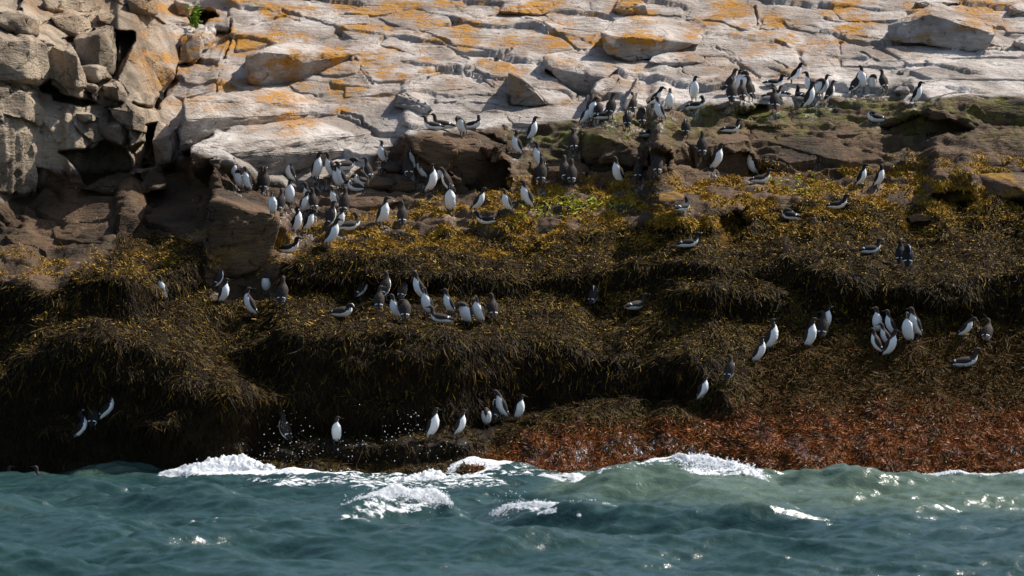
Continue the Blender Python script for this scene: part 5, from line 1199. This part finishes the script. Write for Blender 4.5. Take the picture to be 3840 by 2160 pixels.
step = 2
sub = PT[::step, ::step]; vs = [sub.reshape(-1, 3)]; fs = [grid_faces(*sub.shape[:2])]; polys = []; n0 = 0; allv = []
for V_, F_ in [(vs[0], fs[0])] + ROCK_TRIS:
    allv.append(V_); polys += (np.asarray(F_) + n0).tolist(); n0 += len(V_)
bvh = BVHTree.FromPolygons(np.concatenate(allv).tolist(), polys)
CAMV = Vector((0, CAM_Y, CAM_H))
report = []
FOOT_PX = []
NOM = {'stand': .418, 'sit': .248, 'hunch': .325, 'tuck': .332, 'sittuck': .198}
for k, b in enumerate(BIRDS):
    c_, x, yf, yh, yaw, hy, pose, spc, lab = b[:9]
    px, pf = crop2photo(c_, x, yf); ph = crop2photo(c_, x, yh)[1]
    d = Vector(point(px, pf, 1.0)) - CAMV; d.normalize()
    hit, nrm, _, dist = bvh.ray_cast(CAMV, d, 90)
    if hit is None: hit = Vector(point(px, pf, float(baseR(px / K, pf / K)))); nrm = Vector((0, -.5, .8))
    for it in range(12):            # step clear of rock that would stand in front of the bird's head
        rr = hit.y - CAM_Y
        hz = NOM[pose] * 0.95
        blocked = False
        for hh in (0.5, 0.85):
            q = hit + Vector((0, 0.02, hz * hh)); dd = q - CAMV; L_ = dd.length; dd.normalize()
            h2, _, _, d2 = bvh.ray_cast(CAMV, dd, L_ - 0.10)
            if h2 is not None: blocked = True
        if not blocked: break
        pf += 3.5; ph += 3.5
        d = Vector(point(px, pf, 1.0)) - CAMV; d.normalize()
        h3, n3, _, _ = bvh.ray_cast(CAMV, d, 90)
        if h3 is None: break
        hit, nrm = h3, n3
    if it > 4: print('moved', k, it, lab)
    rr = hit.y - CAM_Y
    FOOT_PX.append((px / K, pf / K))
    hgt = (pf - ph) * rr / FPX
    lo_, hi_ = (0.86, 1.22)
    sc = min(max(hgt / NOM[pose], lo_) * 1.13, hi_)
    lean = {'stand': random.uniform(0.0, 0.10), 'sit': 0, 'hunch': .06, 'tuck': 0, 'sittuck': 0}[pose]
    if 'leaning' in lab or 'leans' in lab: lean += 0.12
    if 'forward' in lab: lean += 0.16
    if 'clinging' in lab and pose == 'sit': lean = -0.75
    hp = 0.0
    if any(w in lab for w in ('upraised', 'flung up', 'pointing its bill up', 'looking up', 'raising its bill', 'bill raised', 'at the sky', 'upward', 'cocked head')): hp = -0.45
    if any(w in lab for w in ('bowed', 'bowing', 'lowering', 'looking down', 'pointing down', 'stooping its head')): hp = 0.4
    up = nrm if nrm.dot(CAMV - hit) > 0 else -nrm
    loc = hit + Vector((0, 0, -0.004))
    e = make_bird(spc, pose, loc, math.radians(yaw + random.uniform(-5, 5)), math.radians(hy), hp, lean, sc, random.uniform(.97, 1.06), 1000 + k)
    grp = 'razorbills on the rocks' if spc == R_ else 'guillemots on the rocks'
    tag(e, lab, 'seabird', grp)
    report.append((k, round(rr, 1), round(hgt / NOM[pose], 2), round(loc.z, 2)))
for c_, x, yf, yh, yaw, lab in SWIMMERS:
    px, pf = crop2photo(c_, x, yf)
    ax, az = ray(px, pf); r1 = (CAM_H - 0.10) / -az
    X_, Y_ = ax * r1, CAM_Y + r1
    z = float(sea_height(np.array([X_], np.float32), np.array([Y_], np.float32))[0])
    e = make_bird(G_, 'sit', (X_, Y_, z - 0.075), math.radians(yaw), 0, -0.1, -0.05, 0.85, 1.0, 5000 + int(x))
    tag(e, lab, 'seabird', 'guillemots on the water')
if __name__ == '__main__':
    print('birds', len(BIRDS), 'scale range', [q for q in report if q[2] < .8 or q[2] > 1.12])
# ------------------------------------------------------------------ seaweed, strand by strand
_t = NT('running_water'); M_RUN = _t.set(Base_Color=_t.attrc('tint'), Roughness=0.25)
def strands(name, label, n, weight, seed, L, wd, lift, grav, spread, palette, mat, tuft=14.0, seg=3, tipcol=None, tipamt=0.0, comb=4.0, curl=0.012, wobk=0.75):
    g = np.random.default_rng(seed)
    w = weight.ravel().astype(np.float64); w = np.clip(w, 0, None); w /= w.sum()
    idx = g.choice(w.size, n, p=w)
    ii, jj = np.unravel_index(idx, weight.shape)
    a = g.random(n)[:, None]; b = g.random(n)[:, None]
    i2 = np.minimum(ii + 1, NR - 1); j2 = np.minimum(jj + 1, NC - 1)
    p = PT[ii, jj] * (1 - a) * (1 - b) + PT[i2, jj] * a * (1 - b) + PT[ii, j2] * (1 - a) * b + PT[i2, j2] * a * b
    nn = NT_[ii, jj]
    dn = np.array([0, 0, -1.0]) - nn * (-nn[:, 2:3]); steep = np.linalg.norm(dn, axis=1)[:, None]; dn /= steep + 1e-6
    side = np.cross(nn, dn)
    px, py = GX[ii, jj], GY[ii, jj]
    phi = fbm(px / tuft, py / (tuft * 0.8), octv=2, seed=seed % 97) * comb + g.normal(0, 0.4, n)
    sp_ = spread * (1 - 0.6 * sstep(0.75, 1.0, steep))
    d0 = dn * (np.cos(phi)[:, None] * sp_ + 0.3 + 0.75 * steep) + side * (np.sin(phi)[:, None] * sp_) + nn * ((lift * (0.4 + 0.8 * g.random(n)))[:, None] * (1 - 0.8 * sstep(0.7, 0.97, steep)))
    d0 /= np.linalg.norm(d0, axis=1)[:, None]
    ln = L[0] + (L[1] - L[0]) * g.random(n) ** 1.3
    big = 0.75 + 0.5 * (fbm(px / 30, py / 22, octv=2, seed=seed % 89) + 0.5)
    ln = ln * big
    wob = g.normal(0, wobk, (n, 3))
    ph0 = g.random(n) * 6.28; fr = 0.6 + 0.9 * g.random(n); cs = np.cross(d0, nn + 0.3 * g.normal(size=(n, 3)))
    pts = []
    for k in range(seg + 1):
        s = (k / seg * ln)[:, None]
        q = p + nn * 0.006 + d0 * s + wob * s * s / ln[:, None] * 0.9 + np.array([0, 0, -1.0]) * grav * s * s / ln[:, None]
        q = q + cs * (curl * (k / seg) ** 0.7 * np.sin(ph0 + 6.28 * fr * k / seg) * ln / 0.1)[:, None]
        h = np.sum((q - p) * nn, 1)
        q = q + nn * np.maximum(0.004 + (0.02 * (k > 0) * g.random(n) - 0.02 * (k / seg)) * min(1, wobk * 3) - h, 0)[:, None]
        pts.append(q)
    pts = np.array(pts)
    tv = pts[-1] - pts[0]; rv = nn + 0.45 * g.normal(size=(n, 3)); wv = np.cross(tv, rv); wv /= np.linalg.norm(wv, axis=1)[:, None] + 1e-9
    wid = (wd[0] + (wd[1] - wd[0]) * g.random(n))
    prof = np.interp(np.linspace(0, 1, seg + 1), [0, .3, .75, 1], [.55, 1, .9, .25])
    V = np.empty((n, seg + 1, 2, 3), np.float32)
    for k in range(seg + 1):
        o = wv * (wid * prof[k] * 0.5)[:, None]
        V[:, k, 0] = pts[k] - o; V[:, k, 1] = pts[k] + o
    base = (np.arange(n) * (seg + 1) * 2)[:, None]
    F = np.concatenate([base + np.array([[2 * k, 2 * k + 1, 2 * k + 3, 2 * k + 2]]) for k in range(seg)], 0)
    pal = np.array(palette)
    # colour runs in patches with the individual strand varying round it
    t = np.clip(0.5 + 0.9 * fbm(px / 42, py / 24, octv=3, seed=seed % 83) + g.normal(0, 0.13, n), 0, 0.999) * (len(pal) - 1)
    k0 = np.floor(t).astype(int); f = (t - k0)[:, None]
    c = pal[k0] * (1 - f) + pal[np.minimum(k0 + 1, len(pal) - 1)] * f
    c = c * (0.8 + 0.4 * g.random(n))[:, None]
    C = np.ones((n, seg + 1, 2, 4), np.float32)
    for k in range(seg + 1):
        cc = c
        if tipcol is not None:
            tt = (k / seg) ** 1.5 * tipamt * (g.random(n) < 0.65)
            cc = c * (1 - tt[:, None]) + np.array(tipcol) * tt[:, None]
        C[:, k, 0, :3] = cc; C[:, k, 1, :3] = cc
    o = mesh_obj(name, V.reshape(-1, 3), F, mat, smooth=True, attrs={'tint': C.reshape(-1, 4)})
    return tag(o, label, kind='stuff')

gu = np.zeros_like(GX)             # droppings under the birds on the bare ledges
for bx, by in FOOT_PX:
    m = (np.abs(GX - bx) < 60) & (np.abs(GY - by) < 60)
    gu[m] += np.exp(-((GX[m] - bx) / 17) ** 2 - ((GY[m] - by - 8) / 13) ** 2)
gu = np.clip(gu * 0.9, 0, 1) * (1 - 0.8 * Z['weed'])
ga = shore.data.attributes.new('guano', 'FLOAT', 'POINT'); ga.data.foreach_set('value', gu.astype(np.float32).ravel())
clear = np.ones_like(GX)          # the birds stand on trodden patches
for bx, by in FOOT_PX:
    m = (np.abs(GX - bx) < 40) & (np.abs(GY - by) < 40)
    q = np.sqrt(((GX[m] - bx) / 15) ** 2 + ((GY[m] - by - 5) / 10) ** 2)
    clear[m] = np.minimum(clear[m], sstep(0.8, 1.15, q))
inframe = sstep(-330, -250, GX) * sstep(2920, 2840, GX) * (PT[..., 2] > -0.12) * clear
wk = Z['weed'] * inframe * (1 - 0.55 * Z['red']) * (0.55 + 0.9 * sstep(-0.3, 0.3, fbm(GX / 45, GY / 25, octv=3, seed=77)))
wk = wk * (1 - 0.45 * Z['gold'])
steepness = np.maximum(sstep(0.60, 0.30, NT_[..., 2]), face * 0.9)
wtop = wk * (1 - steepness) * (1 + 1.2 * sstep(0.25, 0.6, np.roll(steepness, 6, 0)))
strands('knotted_wrack', 'olive and gold knotted wrack curling over the ledge tops', 130000, wtop, 201, (0.035, 0.09), (0.009, 0.016), 0.42, 0.6, 0.55,
        [(0.014, 0.009, 0.005), (0.028, 0.018, 0.007), (0.056, 0.038, 0.012), (0.090, 0.060, 0.016), (0.040, 0.031, 0.015)], M_WRACK, tuft=18, seg=5, curl=0.016,
        tipcol=(0.18, 0.105, 0.016), tipamt=0.4)
strands('hanging_wrack', 'wrack hanging down the steep rock walls, shade painted into its colour', 64000, wk * steepness, 222, (0.04, 0.10), (0.008, 0.014), 0.35, 0.5, 0.5,
        [(0.007, 0.005, 0.004), (0.014, 0.010, 0.006), (0.030, 0.020, 0.008), (0.012, 0.010, 0.008)], M_WRACK, tuft=16, seg=3,  # same wrack as on the tops, darkened to paint shade onto steep faces
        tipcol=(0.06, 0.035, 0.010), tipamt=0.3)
tg = wk * steepness * sstep(0.16, 0.3, fbm(GX / 26, GY / 16, octv=3, seed=76)) * (PT[..., 2] > 0.9)
strands('golden_wrack_sprays', 'sprays of golden wrack sprouting on the dark walls', 2600, tg, 233, (0.04, 0.10), (0.006, 0.012), 0.9, 0.7, 0.8,
        [(0.06, 0.035, 0.008), (0.15, 0.085, 0.014), (0.24, 0.14, 0.02)], M_WRACK, tuft=9, seg=4, tipcol=(0.38, 0.22, 0.02), tipamt=0.6)
gk = np.maximum(Z['gold'] * 1.0, 0.09 * Z['weed'] * (1 - Z['red']) * sstep(1000, 700, GY) * (0.3 + d1 * sstep(-0.1, 0.2, fbm(GX / 30, GY / 15, octv=3, seed=74)))) * inframe
gk = gk * (1 - 0.8 * face * (PT[..., 2] < 3)) * (0.25 + d1)
strands('rockweed_tufts', 'golden rockweed cushions crusting the upper ledges', 95000, gk, 303, (0.016, 0.042), (0.012, 0.020), 1.6, 0.05, 0.9,
        [(0.09, 0.052, 0.010), (0.23, 0.125, 0.016), (0.38, 0.215, 0.022), (0.45, 0.27, 0.03), (0.20, 0.14, 0.022)], M_TUFT, tuft=5, seg=2,
        tipcol=(0.52, 0.32, 0.04), tipamt=0.6)
rk = Z['red'] ** 1.5 * inframe * (0.15 + sstep(-0.2, 0.3, fbm(GX / 40, GY / 18, octv=3, seed=78)) + 1.2 * sstep(1000, 1080, GY))
strands('red_algae', 'rust red algae matting the low rock by the surf', 95000, rk, 404, (0.02, 0.06), (0.006, 0.013), 1.0, 0.2, 0.9,
        [(0.025, 0.010, 0.006), (0.075, 0.020, 0.008), (0.26, 0.062, 0.010), (0.42, 0.125, 0.014), (0.14, 0.050, 0.012)], M_RED, tuft=7, seg=2,
        tipcol=(0.32, 0.12, 0.02), tipamt=0.4)
ok_ = redz * inframe * clear * sstep(1090, 960, GY + 70 * fbm(GX / 50, GY / 22, octv=3, seed=73))
strands('olive_wrack_on_red_algae', 'olive wrack strewn over the red algae of the lower slope', 62000, ok_, 244, (0.035, 0.10), (0.008, 0.014), 0.6, 0.4, 0.9,
        [(0.016, 0.011, 0.007), (0.040, 0.026, 0.010), (0.070, 0.046, 0.015), (0.075, 0.030, 0.012), (0.035, 0.030, 0.018)], M_WRACK, tuft=13, seg=4, tipcol=(0.2, 0.12, 0.02), tipamt=0.4)
lg = mask([(1280, 560), (1330, 500), (1400, 488), (1480, 500), (1560, 500), (1600, 520), (1480, 530), (1400, 535), (1340, 550)], wx, wy, 14) * sstep(0.0, 0.25, fbm(GX / 18, GY / 9, octv=3, seed=79)) * inframe
lg = lg + 0.8 * mask([(1880, 460), (2050, 440), (2150, 470), (2000, 490)], wx, wy, 14) * sstep(0.15, 0.3, fbm(GX / 18, GY / 9, octv=3, seed=80))
strands('sea_lettuce', 'bright green sea lettuce among the golden tufts', 1500, lg, 505, (0.03, 0.07), (0.02, 0.035), 1.0, 0.2, 0.9,
        [(0.20, 0.19, 0.02), (0.38, 0.38, 0.03), (0.48, 0.46, 0.05)], M_TUFT, tuft=7, seg=2)

# sea water streaming off the low rock
run = mask([(1290, 1165), (1400, 1125), (1520, 1098), (1700, 1100), (1770, 1130), (1770, 1200), (1300, 1200)], wx, wy, 12) * sstep(-0.05, 0.2, fbm(GX / 34 + GY / 20, GY / 13, octv=3, seed=66))
strands('water_runoff', 'white rivulets of sea water streaming off the low rock', 4200, run, 606, (0.03, 0.11), (0.004, 0.012), 0.0, 0.02, 0.12,
        [(0.55, 0.58, 0.60), (0.8, 0.82, 0.84)], M_RUN, tuft=30, seg=4, curl=0.002, comb=1.0, wobk=0.06)

# the one green plant in the cleft above
def cleft_plant():
    e = bpy.data.objects.new('leafy_plant', None); COL.objects.link(e)
    x, y = crop2over('A', 1480, 190); r = float(np.min(baseR(np.array([x - 25, x + 25, x, x]), np.array([y, y, y - 22, y + 22])))) - 0.05
    e.location = point(x * K, y * K, r)
    tag(e, 'bright green leafy plant growing in the shaded cleft at the top', 'plant')
    g = random.Random(5)
    me = None
    stem_v, stem_f = [], []
    for k in range(26):
        th = g.uniform(0, 6.28); rr = g.uniform(0.02, 0.22); z = g.uniform(0.02, 0.34)
        b = Vector((rr * math.cos(th), rr * math.sin(th) * .5 - 0.1, z))
        i0 = len(stem_v)
        for q, w in ((Vector((rr * .2 * math.cos(th), 0, -0.05)), 0.006), (b * 0.6 + Vector((0, 0, .05)), 0.005), (b, 0.003)):
            stem_v += [q + Vector((-w, 0, 0)), q + Vector((w, 0, 0)), q + Vector((0, w, 0))]
        for s_ in range(2):
            for j in range(3): stem_f.append([i0 + s_ * 3 + j, i0 + s_ * 3 + (j + 1) % 3, i0 + s_ * 3 + 3 + (j + 1) % 3, i0 + s_ * 3 + 3 + j])
        if me is None:
            lv = [(0, 0, 0), (.028, .03, .008), (.034, .065, .004), (.018, .10, -.004), (0, .125, -.016), (-.018, .10, -.004), (-.034, .065, .004), (-.028, .03, .008), (0, .06, -.01), (0, .03, -.006), (0, .1, -.012)]
            lf = [(0, 1, 9), (1, 2, 8, 9), (2, 3, 10, 8), (3, 4, 10), (0, 9, 7), (7, 9, 8, 6), (6, 8, 10, 5), (5, 10, 4)]
            lo = mesh_obj('leaf', lv, lf, M_LEAF, e); me = lo.data
        else:
            lo = bpy.data.objects.new('leaf', me); COL.objects.link(lo); lo.parent = e
        lo.location = b; lo.rotation_euler = (g.uniform(-.6, .5), g.uniform(-.5, .5), g.uniform(0, 6.28)); s_ = g.uniform(.7, 1.15); lo.scale = (s_, s_, s_)
    mesh_obj('stem', [tuple(v_) for v_ in stem_v], stem_f, M_LEAF, e)
_t = NT('leaf_green'); M_LEAF = _t.set(Base_Color=_t.mix(_t.noise(_t.pos(), 12, 2), (0.11, 0.24, 0.012), (0.24, 0.40, 0.02)), Roughness=0.5)
cleft_plant()
# ------------------------------------------------------------------ breaking foam and flying spray
def ico(sub):
    bm = bmesh.new(); bmesh.ops.create_icosphere(bm, subdivisions=sub, radius=1.0)
    v = np.array([q.co[:] for q in bm.verts]); f = np.array([[q.index for q in p.verts] for p in bm.faces]); bm.free(); return v, f
def blobs(name, label, centres, radii, mat, jitter, seed, squash=0.8):
    v, f = ico(1); g = np.random.default_rng(seed); n = len(centres); m = len(v)
    k = 1 + jitter * g.normal(size=(n, m, 1))
    V = centres[:, None, :] + v[None] * k * radii[:, None, None] * np.array([1.15, 1.0, squash])
    F = (f[None] + (np.arange(n) * m)[:, None, None]).reshape(-1, 3)
    return tag(mesh_obj(name, V.reshape(-1, 3), F, mat), label, kind='stuff')
_t = NT('sea_foam'); M_FOAM = _t.set(Base_Color=(0.86, 0.88, 0.90), Roughness=0.7)
_tr = _t.node('ShaderNodeBsdfTranslucent'); _tr.inputs[0].default_value = (0.86, 0.88, 0.90, 1); _mx = _t.node('ShaderNodeMixShader'); _mx.inputs[0].default_value = 0.5
_t.l.new(_t.b.outputs[0], _mx.inputs[1]); _t.l.new(_tr.outputs[0], _mx.inputs[2]); _t.l.new(_mx.outputs[0], _t.out.inputs[0])
_t = NT('spray_drop'); M_DROP = _t.set(Base_Color=(0.85, 0.88, 0.90), Roughness=0.15)
g = np.random.default_rng(88)
def foam_line(pts, n, lift, rad, spread_y=0.12):
    """blobs along a polyline of overview pixels lying on the water"""
    P = np.array(pts, float); t = g.random(n) * (len(P) - 1); i = np.minimum(t.astype(int), len(P) - 2); f = (t - i)
    ox_ = P[i, 0] * (1 - f) + P[i + 1, 0] * f; oy_ = P[i, 1] * (1 - f) + P[i + 1, 1] * f; wgt = P[i, 2] * (1 - f) + P[i + 1, 2] * f
    keep = (g.random(n) < wgt) & (fbm(ox_ / 11, oy_ * 0 + n * .01, octv=3, seed=n % 50) > -0.22); ox_, oy_ = ox_[keep], oy_[keep]; wgt = wgt[keep]
    x, y = on_water(ox_, oy_); y = y + g.normal(0, spread_y, len(x))
    z = sea_height(x.astype(np.float32), y.astype(np.float32))
    clump = 0.5 + fbm(x * 4, y * 4, octv=3, seed=90)
    up = np.abs(g.normal(0, 1, len(x))) * lift * wgt * np.clip(clump, .1, 1.3)
    return np.stack([x, y, z + up], 1), rad * (0.4 + g.random(len(x)) ** 2) * (1 - 0.5 * np.clip(up / (lift * 2 + 1e-6), 0, 1))
sets = [
    foam_line([(400, 1198, .3), (440, 1196, .9), (520, 1194, 1), (700, 1202, 1), (900, 1204, .9), (1000, 1205, .7), (1060, 1204, .8), (1200, 1202, 1), (1230, 1204, .2)], 5000, 0.075, 0.011, 0.15),
    foam_line([(840, 1311, .2), (880, 1311, .8), (960, 1310, 1), (1050, 1308, 1), (1120, 1308, 1), (1140, 1312, .3)], 2600, 0.06, 0.009, 0.10),
    foam_line([(1230, 1318, .3), (1270, 1318, 1), (1330, 1320, .9), (1420, 1322, .6), (1500, 1324, .3)], 1400, 0.05, 0.009, 0.09),
    foam_line([(1690, 1246, .2), (1740, 1246, .7), (1800, 1246, 1), (1880, 1246, 1), (1930, 1247, .3)], 2600, 0.07, 0.010, 0.10),
    foam_line([(2270, 1241, .4), (2350, 1240, .9), (2480, 1240, .8), (2620, 1240, .9)], 900, 0.015, 0.010, 0.1),
]
cen = np.concatenate([q[0] for q in sets]); rad_ = np.concatenate([q[1] for q in sets])
blobs('foam_flecks', 'flecks of foam tumbling along the breaking crests and the rock foot', cen, rad_, M_FOAM, 0.18, 5)
# the churned white water itself: ragged sheets riding on the crests
def foam_sheet(pts, wdt, ht, seed, res=0.013, thr=0.02):
    P = np.array(pts, float); X, Y = on_water(P[:, 0], P[:, 1]); o = np.argsort(X)
    xs = np.arange(X.min(), X.max(), res); off = np.arange(-wdt, wdt, res * 0.9)
    A, B = np.meshgrid(xs, off); yc = np.interp(A, X[o], Y[o]); wg = np.interp(A, X[o], P[o, 2])
    y = yc + B + 0.10 * fbm(A * 1.7, A * 0 + seed, octv=3, seed=seed)
    n1 = fbm(A * 3.2, y * 4.5, octv=5, seed=seed + 1); n2 = fbm(A * 11, y * 14, octv=4, seed=seed + 2, gain=.65)
    m = wg * (1.1 - np.abs(B / wdt) ** 1.6) + 0.6 * n1 - 0.28
    z = sea_height(A.astype(np.float32), y.astype(np.float32)) + ht * np.clip(m, 0, 1) * (0.75 + 0.55 * np.clip(n2 + .25, 0, 1.2) + 0.25 * fbm(A * 30, y * 30, octv=2, seed=seed + 3)) - 0.004
    keep = (m + 0.35 * n2) > thr
    V = np.stack([A, y, z], -1).reshape(-1, 3); F = grid_faces(*A.shape); F = F[keep.ravel()[F].all(1)]
    used = np.unique(F); mp = np.full(len(V), -1); mp[used] = np.arange(len(used))
    return V[used], mp[F]
SH = [foam_sheet([(395, 1198, .1), (440, 1196, .8), (520, 1194, 1), (640, 1196, 1), (700, 1202, 1), (900, 1204, 1), (1000, 1205, .9), (1060, 1204, 1), (1200, 1202, 1), (1260, 1204, .6), (1400, 1208, .5), (1500, 1210, .5), (1640, 1214, .35), (1700, 1216, .0)], 0.36, 0.135, 5),
      foam_sheet([(835, 1313, .1), (880, 1311, .7), (960, 1309, .9), (1050, 1307, 1), (1120, 1307, .9), (1145, 1312, .1)], 0.17, 0.09, 15),
      foam_sheet([(1225, 1319, .1), (1270, 1317, .9), (1330, 1319, .8), (1420, 1322, .55), (1500, 1325, .1)], 0.13, 0.07, 25),
      foam_sheet([(1680, 1247, .1), (1740, 1246, .7), (1800, 1245, 1), (1870, 1246, .9), (1935, 1248, .1)], 0.18, 0.10, 35),
      foam_sheet([(2260, 1242, .2), (2350, 1240, .7), (2480, 1240, .65), (2700, 1240, .7)], 0.22, 0.035, 45)]
n0 = 0; vv_, ff_ = [], []
for V_, F_ in SH: vv_.append(V_); ff_.append(F_ + n0); n0 += len(V_)
tag(mesh_obj('white_water', np.concatenate(vv_), np.concatenate(ff_), M_FOAM), 'churned white water heaped along the breaking crests', kind='stuff')
# flying drops
dr = []
for (x0, x1, y0, y1, n) in ((660, 770, 1035, 1150, 34), (700, 760, 1030, 1120, 20), (960, 1090, 1030, 1110, 34), (1020, 1070, 1040, 1090, 16), (560, 1200, 1110, 1160, 90), (860, 1000, 940, 1120, 14), (1700, 1900, 1140, 1170, 60),
                            (860, 1130, 1225, 1250, 60), (1240, 1330, 1235, 1265, 40), (760, 900, 1060, 1150, 30)):
    ox_ = g.uniform(x0, x1, n); oy_ = y1 - (y1 - y0) * g.random(n) ** 1.4
    far_ = 33.3 if y0 > 1200 else 39.3
    rr_ = far_ + g.normal(0, 0.2, n)
    dr.append(np.stack([point(ox_[i] * K, oy_[i] * K, rr_[i]) for i in range(n)]))
dr = np.concatenate(dr)
blobs('spray_drops', 'drops of spray thrown up against the dark rock', dr, 0.0025 + 0.006 * g.random(len(dr)) ** 3, M_DROP, 0.05, 6, 1.0)
